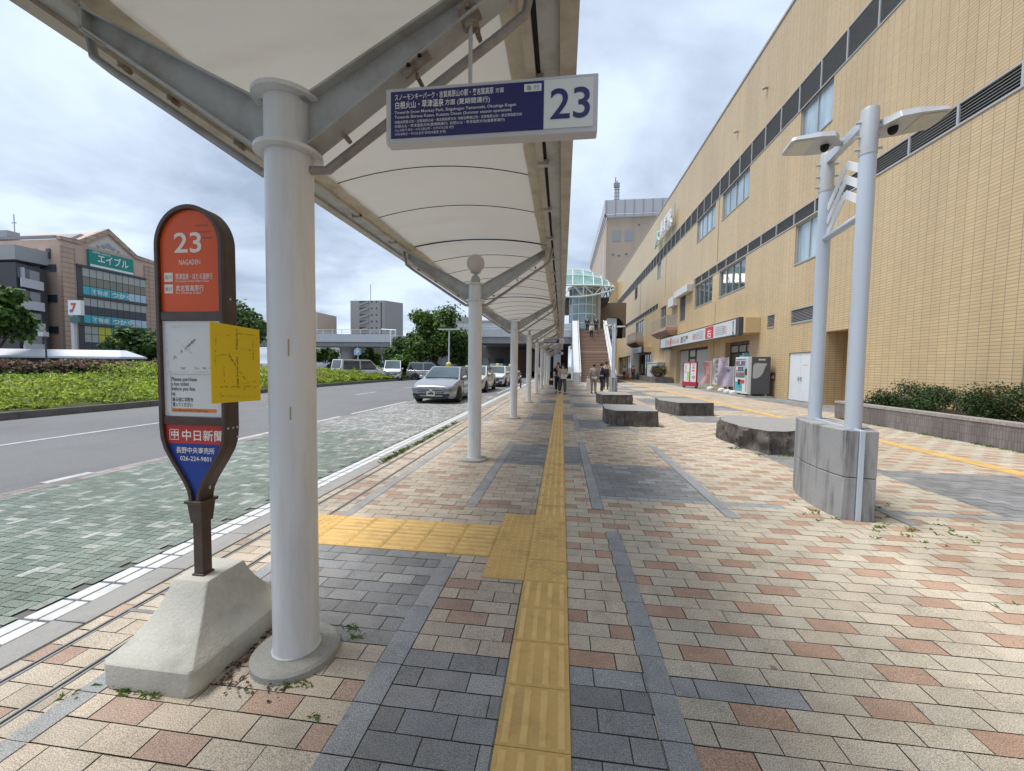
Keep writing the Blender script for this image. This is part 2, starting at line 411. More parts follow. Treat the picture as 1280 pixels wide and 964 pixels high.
def line(x0, y0, x1, y1, wd, z=-.034):
    d = Vector((x1-x0, y1-y0, 0)).normalized(); n = Vector((-d.y, d.x, 0))*wd/2
    mk.quad((x0-n.x,y0-n.y,z), (x1-n.x,y1-n.y,z), (x1+n.x,y1+n.y,z), (x0+n.x,y0+n.y,z))
for (y0, y1) in ((-6,1.8), (2.6,3.1), (4.6,9.2), (9.8,14.2), (15,28), (30,45)): line(-6.42, y0, -6.42, y1, .12)
line(-9.75, -6, -10., 7.5, .13)
for y0 in (11, 17, 23, 29, 36): line(-10.2, y0, -10.25, y0+2.2, .13)
line(-3.6, 20, -3.6, 44, .12)
struct(mk.build('road_marking', M_line, smooth=False), 'white lane lines on the asphalt', 'marking')

# tactile paving
M_tac = pm('tactile_yellow', (.635,.415,.145), .75, var=.10, vs=2, spk=.15, spks=200, bmp=.15, bs=150, dirt=(.30,.19,.08), dscale=3.5, damt=.5)
M_tacb = pm('tactile_bar', (.74,.50,.19), .7, var=.08, vs=6, spk=.1, spks=200, dirt=(.40,.25,.09), dscale=7, damt=.5)
ta = MB(); ta.use(M_tac)
def ttile(x, y, kind, full=True):
    ta.box(x+.002, y+.002, -.002, x+.2985, y+.2985, .006+random.uniform(-.001,.001))
    if not full: return
    ta.use(M_tacb)
    if kind == 'y':
        for k in range(4):
            xx = x+.0375+.075*k; ta.hexa([(xx-.017,y+.015,.005),(xx+.017,y+.015,.005),(xx+.017,y+.285,.005),(xx-.017,y+.285,.005),(xx-.011,y+.021,.0125),(xx+.011,y+.021,.0125),(xx+.011,y+.279,.0105),(xx-.011,y+.279,.0105)])
    elif kind == 'x':
        for k in range(4):
            yy = y+.0375+.075*k; ta.hexa([(x+.015,yy-.017,.005),(x+.285,yy-.017,.005),(x+.285,yy+.017,.005),(x+.015,yy+.017,.005),(x+.021,yy-.011,.0105),(x+.279,yy-.011,.0105),(x+.279,yy+.011,.0105),(x+.021,yy+.011,.0105)])
    else:
        for a in range(5):
            for b in range(5): ta.lathe([(.0135,.005),(.009,.0115)], (x+.03+.06*a, y+.03+.06*b, 0), 8)
    ta.use(M_tac)
for k in range(-6, 68):
    ttile(-.3, .3*k, 'd' if 4 <= k < 8 else 'y', k < 45)
for k in range(4, 8): ttile(-.6, .3*k, 'd')
for k in (5, 6):
    for j in range(5): ttile(-.9-.3*j, .3*k, 'x')
    ttile(-2.4, .3*k, 'd')
for k in (55, 56): ttile(-.6, .3*k, 'd', False)
struct(ta.build('tactile_paving', bevel=0, smooth=False), 'yellow tactile paving strip with a branch to the bus stop', 'tactile paving')
ta = MB(); ta.use(M_tac)
for k in range(0, 240): ttile(6.5, .3*k, 'y', False)
struct(ta.build('tactile_path', smooth=False), 'yellow tactile strip running past the stone blocks', 'tactile paving')
# slot drains
dr = MB(); M_drain = pm('drain_steel', (.27,.27,.265), .5, .3, var=.15, dirt=(.12,.11,.10), dscale=8, damt=.5)
for x in (-2.60, -2.31):
    dr.use(M_drain).box(x-.02, -6, -.02, x-.008, 50, .003); dr.box(x+.008, -6, -.02, x+.02, 50, .003); dr.use(M_dark).box(x-.008, -6, -.02, x+.008, 50, .0015)
dr.use(M_drain)
for y in (-.62, .52, 1.72): dr.box(-2.6, y, -.01, -2.31, y+.025, .004)
struct(dr.build('drain', smooth=False), 'slotted steel drain lines beside the kerb', 'drain')

# ---------------------------------------------------------------- foliage helpers
M_leaf = attr_mat('leaf', .55, spk=0, bmp=0, var=.25, vs=1.2, spec=.3, transl=.3)
M_bark = pm('bark', (.10,.075,.055), .95, var=.3, vs=8, bmp=.6, bs=30)
M_twig = pm('twig', (.2,.15,.11), .9, var=.3)
def leaf(mb, p, s, n=None, asp=1.7):
    n = Vector((random.gauss(0,1), random.gauss(0,1), random.gauss(.5,1))).normalized() if n is None else n
    t = n.orthogonal().normalized(); t = Matrix.Rotation(random.uniform(0, 6.28), 3, n) @ t; b = n.cross(t)
    t = t*s*asp*.5; b = b*s*.5; q = Vector(p); k = n*s*.18
    mb.add([q-t, q+b-k*.2, q+t-k, q-b-k*.2], [(0,1,2,3)])
def cloud(mb, c, r, n, s, pal, inner=.45, zmin=None, stray=.14):
    for _ in range(n):
        d = Vector((random.gauss(0,1), random.gauss(0,1), random.gauss(0,1))).normalized(); k = random.uniform(inner, 1.04) if random.random() > stray else random.uniform(.9, 1.32)
        p = (c[0]+d.x*r[0]*k, c[1]+d.y*r[1]*k, c[2]+d.z*r[2]*k)
        if zmin is not None and p[2] < zmin: continue
        mb.cc = vary(random.choice(pal), .22)
        leaf(mb, p, s*random.uniform(.7, 1.3), (d*1.1+Vector((random.gauss(0,.6), random.gauss(0,.6), random.gauss(.3,.6)))).normalized())
def tree(name, label, x, y, h, rad, trunk_h, pal, n, ls, clumps=22, group=None, z0=0., squash=1., seed=1):
    random.seed(seed)
    t = thing(name, label, 'tree', (x, y, z0-.08), group=group)
    tr = MB(); top = Vector((x+random.uniform(-.2,.2)*rad*.3, y, z0+trunk_h+(h-trunk_h)*.6)); r0 = .035*h*.6
    tr.tube([(x,y,z0-.08), (x+.02*h,y,z0+trunk_h*.5), (x,y+.01*h,z0+trunk_h), top], [r0*1.25, r0, r0*.8, r0*.25], 9)
    cr = MB(); cz = z0+trunk_h+(h-trunk_h)*.46; rz = (h-trunk_h)*.56
    for k in range(clumps):
        d = Vector((random.gauss(0,1), random.gauss(0,1), random.gauss(.1,.9))).normalized(); q = random.uniform(.35, .86)
        c = Vector((x+d.x*rad*q, y+d.y*rad*q, cz+d.z*rz*q*squash)); cr_ = random.uniform(.26, .46)*rad
        tr.tube([(x,y,z0+trunk_h*random.uniform(.7,1.2)), (Vector((x,y,z0+trunk_h*1.1))+c)/2+Vector((0,0,.1*rad)), c], [r0*.42, r0*.25, r0*.08], 5)
        cloud(cr, c, (cr_, cr_, cr_*.8), n//clumps, ls, pal, .3)
    tr.build('trunk', M_bark, t); cr.build('crown', M_leaf, t, recalc=False, smooth=False)
    random.seed(seed+100)
    return t

# weeds in the joints
M_weed = attr_mat('weed', .7, spk=0, bmp=0, transl=.3)
wd = MB()
def tuft(x, y, n, h, sp):
    for _ in range(n):
        a = random.uniform(0, 6.28); q = random.uniform(0, sp); px, py = x+q*math.cos(a), y+q*math.sin(a)*.6; hh = h*random.uniform(.4,1.1)
        b = random.uniform(0, 6.28); wv = .0035+.002*random.random(); dx_, dy_ = math.cos(b), math.sin(b)
        wd.cc = vary(random.choice([(.09,.17,.03),(.13,.22,.04),(.17,.2,.06)]), .2)
        wd.add([(px-dy_*wv,py+dx_*wv,0), (px+dy_*wv,py-dx_*wv,0), (px+dx_*hh*.7+dy_*wv*.5,py+dy_*hh*.7,hh*.7), (px+dx_*hh*1.2,py+dy_*hh*1.2,hh*.55)], [(0,1,2,3)])
for _ in range(34): tuft(random.uniform(2.4,3.6), random.uniform(2.3,3.4), random.randint(3,9), .032, .04)
for (x,y,n) in ((2.95,2.62,50),(3.2,2.6,26),(3.05,2.45,16),(2.6,3.0,26),(-1.98,.02,60),(-1.85,.02,50),(-2.1,.06,30),(-1.3,.14,24),(-1.22,.16,20),(-1.2,.56,30),(-1.15,.5,20),(-1.05,.02,14),(-2.2,-.05,12),(-1.66,.62,40),(-1.63,.55,30)): tuft(x, y, int(n*.6), .03, .05)
for _ in range(60): tuft(random.uniform(2.6,6), random.uniform(.6,3), random.randint(2,5), .022, .03)
for k in range(120):
    y = 4.0+random.random()*4.5; tuft(-2.76+random.uniform(-.03,.03), y, 7, .05, .05)
for (x,y) in ((1.2,8.66),(1.7,8.7),(2.3,8.75),(3.6,11.3),(4.2,11.45),(3.3,6.3),(3.6,5.8)):
    for q in range(4): tuft(x+random.uniform(-.3,.3), y-.03, 12, .05, .1)
for k in range(40): tuft(8.37, 5+random.random()*7, 10, .06, .12)
tag(wd.build('weeds', M_weed, recalc=False, smooth=False), 'small green weeds growing in the paving joints', 'weeds', kind='stuff')

lt_ = MB()
for _ in range(150):
    k = random.random(); x, y = (-1.60+random.gauss(0,.035), .10+.55*random.random()) if k < .8 else (-1.62+.35*random.random(), .12+random.gauss(0,.03))
    lt_.cc = vary(random.choice([(.09,.045,.02),(.14,.07,.03),(.06,.035,.02),(.10,.08,.05)]), .3); leaf(lt_, (x, y, .006+.01*random.random()), random.uniform(.006,.02), Vector((random.gauss(0,.3), random.gauss(0,.3), 1)).normalized(), 1.5)
tag(lt_.build('leaf_litter', M_weed, recalc=False, smooth=False), 'brown leaf litter between concrete foot and post plinth', 'leaf litter', kind='stuff')

# ---------------------------------------------------------------- walkway canopy
M_col = pm('white_column_paint', (.70,.72,.75), .35, var=.05, vs=2.5, dirt=(.50,.49,.46), dscale=2.6, damt=.5, dsc3=(3,3,.4), coat=.08, bmp=.05, bs=14)
M_frame = pm('grey_frame_paint', (.43,.45,.455), .45, var=.09, vs=3, dirt=(.22,.18,.14), dscale=3.5, damt=.55)
M_pipe = pm('dull_pipe', (.33,.31,.30), .5, .2, var=.15, dirt=(.16,.12,.09), dscale=5, damt=.6)
M_rust = pm('rusty_bracket', (.30,.26,.21), .8, var=.3, vs=20, dirt=(.12,.07,.04), dscale=14, damt=.8)
M_beam = pm('stained_beam', (.47,.44,.39), .6, var=.10, vs=4, dirt=(.27,.21,.15), dscale=3, damt=.6, dsc3=(1,1.2,1))
M_plinth = pm('plinth_concrete', (.40,.395,.37), .9, var=.14, vs=9, spk=.3, spks=180, bmp=.4, bs=120, dirt=(.24,.24,.21), dscale=7, damt=.5)
M_cord = pm('black_seam', (.03,.03,.03), .7)
def membrane_mat():
    m, nt, b = nt_new('tent_membrane')
    c = mix(nt, noise_tex(nt, 1.2, 5), (.60,.59,.56), (.67,.655,.62))
    f = ramp(nt, noise_tex(nt, 1.5, 8, sc3=(.6,2.,1)), .56, .8); mm = nd(nt, 'ShaderNodeMath', operation='MULTIPLY'); nt.links.new(f, mm.inputs[0]); mm.inputs[1].default_value = .3
    c = mix(nt, mm.outputs[0], c, (.40,.35,.27))
    nt.links.new(c, b.inputs['Base Color']); b.inputs['Roughness'].default_value = .6; b.inputs['Specular IOR Level'].default_value = .25
    t = nd(nt, 'ShaderNodeBsdfTranslucent'); nt.links.new(c, t.inputs[0])
    ms_ = nd(nt, 'ShaderNodeMixShader'); ms_.inputs[0].default_value = MEMB_T
    nt.links.new(b.outputs[0], ms_.inputs[1]); nt.links.new(t.outputs[0], ms_.inputs[2]); nt.links.new(ms_.outputs[0], nt.nodes['Material Output'].inputs[0])
    return m
M_memb = membrane_mat()
PX = -1.40
PY = [.345] + [4.58+5.04*k for k in range(0, 8)]
CY0, CY1, ZE = -5.2, 41.2, 3.25
can = thing('walkway_canopy', 'long white tent canopy on a single row of white posts along the bus bay', 'canopy', (PX, .345, 0))
XL, XR = -2.585, -.255
bays = [(-4.7, PY[0])] + [(PY[i], PY[i+1]) for i in range(8)]
for (a, b) in bays:
    mb = MB(); mb.use(M_memb); nx, ny = 18, 30
    nse = 1 if a < 0 else 6
    def hz(x, y):
        t = (x-XL)/(XR-XL); arch = .13*(1-(2*t-1)**2)
        v = (y-a)/(b-a); return ZE+.045+arch*(1+.25*math.sin(PI*v)) + .012*abs(math.sin(PI*v*5.3))*(1-(2*t-1)**2)
    vs = [(XL-.04+(XR-XL+.08)*i/nx, a+(b-a)*j/ny, 0) for j in range(ny+1) for i in range(nx+1)]
    vs = [(x, y, hz(x, y)) for x, y, _ in vs]
    mb.add(vs, [(j*(nx+1)+i, j*(nx+1)+i+1, (j+1)*(nx+1)+i+1, (j+1)*(nx+1)+i) for j in range(ny) for i in range(nx)])
    mb.use(M_cord)
    ys = [a] if a == PY[0] or a < 0 else [a]
    y = a+(.92 if a != PY[0] else 2.10)
    while y < b-.3: ys.append(y); y += .93
    for y in ys:
        rr = .011 if abs(y-a) < .01 else .0045
        mb.tube([(XL+(XR-XL)*i/20, y+.001, hz(XL+(XR-XL)*i/20, y)-.004) for i in range(21)], rr, 5)
    mb.build('membrane', None, can, recalc=False)
for s in (-1, 1):
    xe = PX+s*1.39
    def X(d): return xe - s*d
    def bx(mb, d0, d1, z0, z1): mb.box(min(X(d0),X(d1)), CY0, z0, max(X(d0),X(d1)), CY1, z1)
    eb = MB(); eb.use(M_frame); bx(eb, .215, .10, ZE+.03, ZE+.16)
    eb.use(M_beam); bx(eb, .098, 0., ZE, ZE+.2); bx(eb, .30, .245, ZE+.005, ZE+.10)
    eb.use(M_dark); bx(eb, .243, .217, ZE+.035, ZE+.12)
    eb.use(M_frame)
    y = -4.
    while y < 40: eb.box(min(X(.30),X(.2)), y, ZE-.015, max(X(.30),X(.2)), y+.05, ZE+.03); y += 1.01
    e = eb.build('edge_beam', None, can, smooth=False)
    cuff = MB(); n = 420       # gathered membrane border
    vs = []; fs = []
    for j in range(n+1):
        y = CY0+.4+(CY1-CY0-.8)*j/n
        for k, d in enumerate((.29, .33, .37, .41)):
            vs.append((X(d+.012*noise.noise((y*4, k*.7, s*3.))), y, ZE+.035+.012*k+.02*noise.noise((y*5+s*9, k*.5, 1.))))
    for j in range(n):
        for k in range(3): fs.append((j*4+k, j*4+k+1, (j+1)*4+k+1, (j+1)*4+k))
    cuff.add(vs, fs); cuff.build('membrane_border', pm('membrane_border', (.55,.50,.41), .8, var=.12, vs=9, dirt=(.36,.29,.20), dscale=6, damt=.6), can, recalc=False)
M_globe = pm('opal_globe', (.55,.52,.50), .25, var=.05)
PX0 = PX
for i, y in enumerate(PY):
    PX = PX0+(.015 if i == 0 else -.012)
    p = MB(); p.lathe([(.106,.04),(.106,2.7425)], (PX,y,0), 32)
    po = p.build('pillar', M_col, can)
    q = MB(); q.lathe([(.11,2.478),(.150,2.478),(.150,2.496),(.11,2.496)], (PX,y,0), 32); q.lathe([(.11,2.722),(.155,2.722),(.155,2.742),(.11,2.742)], (PX,y,0), 32); q.build_each('collar', M_col, po, org=ORG[can.name])
    q = MB(); q.lathe([(.205,-.01),(.205,.03),(.19,.042),(.10,.044)], (PX,y,0), 36); q.build('plinth', M_plinth, po, org=ORG[can.name])
    q = MB(); q.lathe([(.105,.045),(.114,.045),(.113,.050),(.105,.053)], (PX,y,0), 32); q.build('sealant_ring', M_white, po, org=ORG[can.name])
    for s in (-1, 1):
        a = MB()
        x0, x1 = PX+s*.10, PX+s*1.075
        lo0, lo1, hi0, hi1 = 2.488, 3.14, 2.715, 3.235
        a.hexa([(x0,y-.006,lo0),(x1,y-.006,lo1),(x1,y+.006,lo1),(x0,y+.006,lo0),(x0,y-.006,hi0),(x1,y-.006,hi1),(x1,y+.006,hi1),(x0,y+.006,hi0)])
        for (z0, z1) in ((lo0, lo1), (hi0+.002, hi1+.002)):
            a.hexa([(x0,y-.055,z0-.007),(x1,y-.055,z1-.007),(x1,y+.055,z1-.007),(x0,y+.055,z0-.007),(x0,y-.055,z0+.007),(x1,y-.055,z1+.007),(x1,y+.055,z1+.007),(x0,y+.055,z0+.007)])
        a.box(x1-.012 if s > 0 else x1-.01, y-.055, lo1-.02, x1+.01 if s > 0 else x1+.012, y+.055, ZE+.01)
        am = a.build('arm', M_frame, can, smooth=False, bevel=.002, seg=1)
        d = MB(); d.tube([(PX+s*.10,y+.01,2.415),(PX+s*.17,y+.045,2.43),(PX+s*1.02,y+.045,2.99),(PX+s*1.13,y+.045,3.07),(PX+s*1.17,y+.045,3.27)], .021, 10); d.build('drain_pipe', M_pipe, am, org=ORG[can.name])
        d = MB()
        for t in (.17, .55, .84):
            xx = PX+s*(.12+.95*t); zz = 2.385+.62*t+.075
            d.obox((xx, y+.03, zz), (.008,0,.005), (0,.02,0), (-.007,0,.012)); d.lathe([(.008,-.012),(.008,.012)], (xx, y-.005, zz), 8)
        d.build_each('pipe_clip', M_rust, am, org=ORG[can.name], smooth=False)
    if i in (1, 3, 4):
        q = MB(); q.lathe([(.07,2.742),(.072,2.80),(.06,2.85),(.03,2.875),(.034,2.905),(.075,2.912),(.08,2.945),(.06,2.95)], (PX,y,0), 24); st = q.build('lamp_stem', M_frame, can)
        if i == 1:
            q = MB(); q.sphere((PX,y,3.055), .138, 28, 18); q.build('globe', M_globe, st, org=ORG[can.name])
PX = PX0+.015
# stain strip and sticker marks on the first post
q = MB()
for (a0, z0, z1, wdt) in ((-62, 1.52, 1.60, .012), (-60, 1.22, 1.28, .014)):
    a = R(a0); q.tube([(PX+.1062*math.cos(a), PY[0]+.1062*math.sin(a), z) for z in (z0, z1)], .0035, 6)
q.build_each('tape_residue', pm('old_tape', (.4,.37,.27), .9, var=.2), can)

# ---------------------------------------------------------------- hanging sign 23
M_alu = pm('sign_aluminium', (.56,.56,.60), .4, .1, var=.05)
M_navy = pm('sign_navy', (.022,.022,.13), .35, var=.08)
M_panelw = pm('sign_white', (.72,.75,.72), .4, var=.04)
M_txtw = pm('letter_white', (.80,.80,.80), .5, var=.02)
M_txtn = pm('letter_navy', (.025,.025,.14), .4, var=.05)
M_gray = pm('letter_grey', (.3,.3,.33), .5, var=.05)
hs = thing('hanging_sign', 'long navy and white sign 23 hanging from the canopy arm by the brown stop sign', 'sign', (-.4, .35, 2.6))
YS = .285
b = MB(); b.box(-.868, YS, 2.478, .066, .343, 2.716); b.build('housing', M_alu, hs, bevel=.004)
b = MB(); b.box(-.843, YS-.004, 2.499, -.162, YS+.001, 2.699); pn = b.build('destination_panel', M_navy, hs, smooth=False)
b = MB(); b.use(M_panelw).box(-.160, YS-.0045, 2.499, .046, YS+.001, 2.699); np_ = b.build('number_panel', None, hs, smooth=False)
L = MB(); yt = YS-.0055; x0 = -.825
for (tx, z, sz, wdt, bo) in (('スノーモンキーパーク・志賀高原山の駅・奥志賀高原', 2.662, .030, .445, .012), ('白根火山・草津温泉', 2.626, .034, .222, .014), ('Towards Snow Monkey Park, Shigakogen Yamanoeki, Okushiga Kogen', 2.602, .018, .545, .004), ('Towards Shirane Kazan, Kusatsu Onsen (Summer season operation)', 2.582, .018, .525, .004),
    ('地獄谷野猿公苑・志賀高原山站・奥志賀高原方向  地獄谷野猿公苑・志賀高原山站・奥志賀高原方向', 2.561, .014, .57, .002), ('白根火山・草津温泉方向(夏期間運行)  白根火山・草津温泉方向(僅夏季運行)', 2.543, .014, .495, .002), ('스노우몽키 파크・시가고원산역・오쿠시가고원 방면', 2.526, .013, .27, .002), ('시라네화산・쿠사츠온천 방면(여름철 운행)', 2.509, .013, .235, .002)):
    L.text(tx, sz, (x0, yt, z), 0, 'LEFT', wdt, bo)
L.text('方面', .022, (-.37, yt, 2.664), 0, 'LEFT', .036, .01); L.text('方面', .026, (-.594, yt, 2.628), 0, 'LEFT', .045, .01); L.text('(夏期間運行)', .026, (-.540, yt, 2.628), 0, 'LEFT', .145, .01)
L.build('lettering', M_txtw, pn, org=ORG[hs.name], smooth=False, recalc=False)
L = MB(); L.use(M_panelw).box(-.245, YS-.0052, 2.657, -.172, YS-.004, 2.688); L.use(M_gray).text('急 行', .022, (-.237, yt-.0005, 2.664), 0, 'LEFT', .056, .015); L.build('express_tag', None, pn, org=ORG[hs.name], smooth=False, recalc=False)
L = MB(); L.text('23', .175, (-.137, YS-.006, 2.538), 0, 'LEFT', .166, .012); L.build('numeral', M_txtn, np_, org=ORG[hs.name], smooth=False, recalc=False)
b = MB(); b.tube([(-.49,.318,2.716),(-.49,.318,2.99)], .009, 10); b.build('hanger_rod', M_steel, hs)
b = MB(); b.obox((-.495,.312,3.03), (.035,0,.022), (0,.010,0), (-.022,0,.045)); b.box(-.525,.30,2.985,-.455,.36,2.995); b.lathe([(.012,-.01),(.012,.01)], (-.50,.30,3.05), 8); b.build('hanger_bracket', M_rust, hs, smooth=False)
b = MB(); b.obox((-.74,.312,2.84), (.062,0,.042), (0,.008,0), (-.016,0,.024)); b.build('mounting_plate', M_rust, hs, smooth=False)
b = MB()
for dx_ in (-.03, .022): b.lathe([(.011,0),(.011,.008),(.0001,.009)], (-.74+dx_*1., .300, 2.84+dx_*.68), 10)
b.build_each('bolt', M_dark, hs)

# two further hanging signs down the walkway
def far_sign(y, label, num):
    t = thing('hanging_sign', label, 'sign', (-.5, y, 2.5), local=True, group='signs hanging under the canopy')
    b = MB(); b.box(-.35,-.05,-.03,.50,.05,.18); b.build('housing', M_alu, t)
    b = MB(); b.box(-.33,-.054,-.01,.30,-.049,.16); pn = b.build('destination_panel', M_navy, t, smooth=False)
    b = MB(); b.box(.31,-.054,-.01,.48,-.049,.16); nn = b.build('number_panel', M_panelw, t, smooth=False)
    b = MB()
    for k, z in enumerate((.12,.09,.06,.03)): b.box(-.31,-.056,z,.1+.15*random.random(),-.0545,z+.014)
    b.build('lettering', M_txtw, pn, smooth=False)
    b = MB(); b.text(num, .14, (.33,-.056,.02), 0, 'LEFT', .13, .012); b.build('numeral', M_txtn, nn, smooth=False, recalc=False)
    b = MB(); b.tube([(-.15,0,.18),(-.15,0,.72)], .01, 8); b.tube([(.3,0,.18),(.3,0,.8)], .01, 8); b.build_each('hanger_rod', M_steel, t)
far_sign(15.6, 'small navy hanging sign over the walkway near the walking women, first beyond the big one', '22')
far_sign(31., 'farthest tiny navy hanging sign under the end of the canopy', '21')
# ---------------------------------------------------------------- bus stop sign
M_brown = pm('dark_brown_metal', (.062,.034,.026), .4, var=.15, vs=6, dirt=(.10,.085,.075), dscale=9, damt=.4)
M_base = pm('cast_concrete', (.57,.565,.51), .9, var=.1, vs=6, spk=.16, spks=220, bmp=.35, bs=70, dirt=(.27,.27,.22), dscale=3.2, damt=.6)
def grad_panel(name, c):
    return pm(name, c, .3, var=.06, vs=3, coat=.1, spec=.25)
M_orange = grad_panel('orange_panel', (.72,.10,.018)); M_redp = grad_panel('red_panel', (.50,.05,.045)); M_bluep = grad_panel('blue_panel', (.022,.06,.30))
M_whitep = pm('poster_white', (.68,.70,.72), .3, var=.05, vs=12, coat=.2)
M_yel = pm('yellow_board', (.88,.62,.01), .55, var=.05, vs=4, spk=.06)
M_cream = pm('letter_cream', (.82,.78,.72), .5, var=.05)
M_ytr = pm('faded_trace', (.30,.21,.03), .8, var=.4, vs=40); M_gtr = pm('worn_print', (.52,.50,.44), .8, var=.3, vs=40)
M_black = pm('letter_black', (.02,.02,.02), .5)
SX, SY = -1.885, .36
st = thing('bus_stop_sign', 'dark brown round-topped bus stop sign 23 on a flared concrete foot', 'bus stop sign', (SX, SY, 0))
b = MB()
def rr(hx, hy, ry, cx, cy, z, n=5):      # rounded rectangle ring
    pts = []
    for (sx, sy, a0) in ((1,1,0),(-1,1,90),(-1,-1,180),(1,-1,270)):
        for k in range(n+1):
            a = R(a0+90*k/n); pts.append((cx+sx*(hx-ry)+ry*math.cos(a), cy+sy*(hy-ry)+ry*math.sin(a), z))
    return pts
levels = [(.230,.335,.05,.0),(.236,.338,.045,.02),(.234,.336,.028,.112),(.226,.328,.010,.124),(.186,.270,.008,.165),(.150,.212,.008,.222),(.125,.168,.010,.285),(.108,.136,.010,.345),(.098,.118,.010,.392),(.094,.113,.012,.398)]
vs = []; fs = []
for (hx, hy, ry, z) in levels:
    rg = rr(hx, hy, ry, SX, SY, z)
    if z < .005: rg = [(x, y, z+max(0, .022*noise.noise((x*14, y*14, 2.)))) for x, y, z in rg]
    vs += rg
n = len(rg)
for i in range(len(levels)-1):
    for k in range(n): fs.append((i*n+k, i*n+(k+1) % n, (i+1)*n+(k+1) % n, (i+1)*n+k))
fs += [tuple(range(n))[::-1], tuple(range((len(levels)-1)*n, len(levels)*n))]
b.add(vs, fs); b.build('concrete_foot', M_base, st, ang=28)
b = MB(); b.box(SX-.027,SY-.066,.39,SX+.027,SY-.012,.74); b.box(SX-.034,SY-.073,.39,SX+.034,SY-.005,.408); b.build('post', M_brown, st, bevel=.004)
b = MB(); q = lambda h_, z_: [(SX+u*h_, SY-.039+v*h_, z_) for u, v in ((-1,-1),(1,-1),(1,1),(-1,1))]; b.hexa(q(.033,.672)+q(.042,.775)); b.hexa(q(.049,.772)+q(.052,.789)); b.build('collar', M_brown, st, bevel=.004)
def outline(d):
    r = .185-d; zt = 2.055; pts = []
    for k in range(33):
        a = PI*k/32; pts.append((SX+r*math.cos(a), zt+r*1.06*math.sin(a)))
    left = [(r, 1.16+d*.3), (r-.005, 1.10+d*.2), (r-.022, 1.048), (r-.056, .99), (r-.092, .935), (r-.124, .885), (r-.146, .84), (r-.154, .805), (r-.157, .775)]
    left = [(max(x, .009), z) for x, z in left]
    pts += [(SX-x, z) for x, z in left] + [(SX+x, z) for x, z in reversed(left)]
    return pts
b = MB(); b.prism(outline(.0), 'y', SY-.062, SY+.004); b.ring(outline(0.), outline(.020), 'y', SY-.082, SY-.062)
for (z0, z1) in ((1.690, 1.735), (1.172, 1.215)): b.box(SX-.167, SY-.076, z0, SX+.167, SY-.062, z1)
b.build('sign_frame', M_brown, st, bevel=.003, seg=2)
io = outline(.0195); FY = SY-.066
arch = [p for p in io if p[1] >= 2.04]; top = sorted(arch, key=lambda p: -p[0])
b = MB(); b.prism([(SX-.1655,1.733),(SX+.1655,1.733)]+top, 'y', FY, FY+.003); por = b.build('route_panel', M_orange, st, smooth=False)
b = MB(); b.box(SX-.1655, FY, 1.213, SX+.1655, FY+.003, 1.692); pwh = b.build('timetable_panel', M_whitep, st, smooth=False)
b = MB(); b.box(SX-.1655, FY, 1.076, SX+.1655, FY+.003, 1.174); prd = b.build('newspaper_panel', M_redp, st, smooth=False)
low = [p for p in io if p[1] < 1.10]; 
lft = [p for p in low if p[0] < SX]; rgt = [p for p in low if p[0] > SX]
b = MB(); b.prism([(SX+.158,1.0755),(SX-.158,1.0755)]+[p for p in lft if p[1] < 1.07 and p[1] > .78]+[(SX-.008,.79),(SX+.008,.79)]+[p for p in rgt if p[1] < 1.07 and p[1] > .78], 'y', FY, FY+.003); pbl = b.build('phone_panel', M_bluep, st, smooth=False)
og = ORG[st.name]; ty = FY-.0015
L = MB(); L.use(M_cream).text('23', .135, (SX-.088,ty,2.025), 0, 'LEFT', .150, .014); L.text('NAGADEN', .034, (SX-.062,ty,1.965), 0, 'LEFT', .118, .006)
for z, t1, t2, w1 in ((1.895,'草津温泉・ほたる温泉行','For Kusatsu Onsen Hotaru Onsen',.205), (1.838,'奥志賀高原行','For Okushiga Kogen',.155)):
    L.text(t1, .032, (SX-.083,ty,z), 0, 'LEFT', w1, .008); L.text(t2, .016, (SX-.083,ty,z-.015), 0, 'LEFT', w1*.9, .002)
    L.box(SX-.145, ty, z-.012, SX-.098, ty+.001, z+.032); L.use(M_gray).text('急行', .02, (SX-.141,ty-.0006,z+.002), 0, 'LEFT', .038, .008); L.use(M_cream)
L.use(pm('faint_print', (.36,.09,.04), .5))
for k, tx in enumerate(('NIPPON', 'EXPRESS', 'BUS')): L.box(SX+.035+.012*k, ty+.0005, 2.148-.030*k, SX+.10+.012*k, ty+.001, 2.156-.030*k)
L.build('lettering', None, por, smooth=False, recalc=False)
L = MB(); L.use(M_black)
for k, tx in enumerate(('Please purchase', 'a bus ticket', 'before you line', 'up.')): L.text(tx, .027, (SX-.122,ty,1.392-.024*k), 0, 'LEFT', (.142,.098,.130,.022)[k], .008)
L.text('乗る前に切符を', .023, (SX-.12,ty,1.290), 0, 'LEFT', .118, .012); L.text('買ってください', .023, (SX-.12,ty,1.264), 0, 'LEFT', .112, .012)
L.use(pm('orange_strip', (.72,.22,.03), .5)).box(SX-.124, ty, 1.236, SX+.125, ty+.001, 1.254)
L.use(pm('strip_brown', (.2,.05,.01), .5)).text('Snow Monkey Park & Shiga Kogen', .016, (SX-.12,ty-.0006,1.240), 0, 'LEFT', .2, .004)
L.use(pm('pale_line', (.45,.46,.47), .6)).box(SX-.15, ty, 1.424, SX+.15, ty+.001, 1.4265)
L.box(SX-.127, ty, 1.234, SX-.125, ty+.001, 1.42)
L.build('lettering', None, pwh, smooth=False, recalc=False)
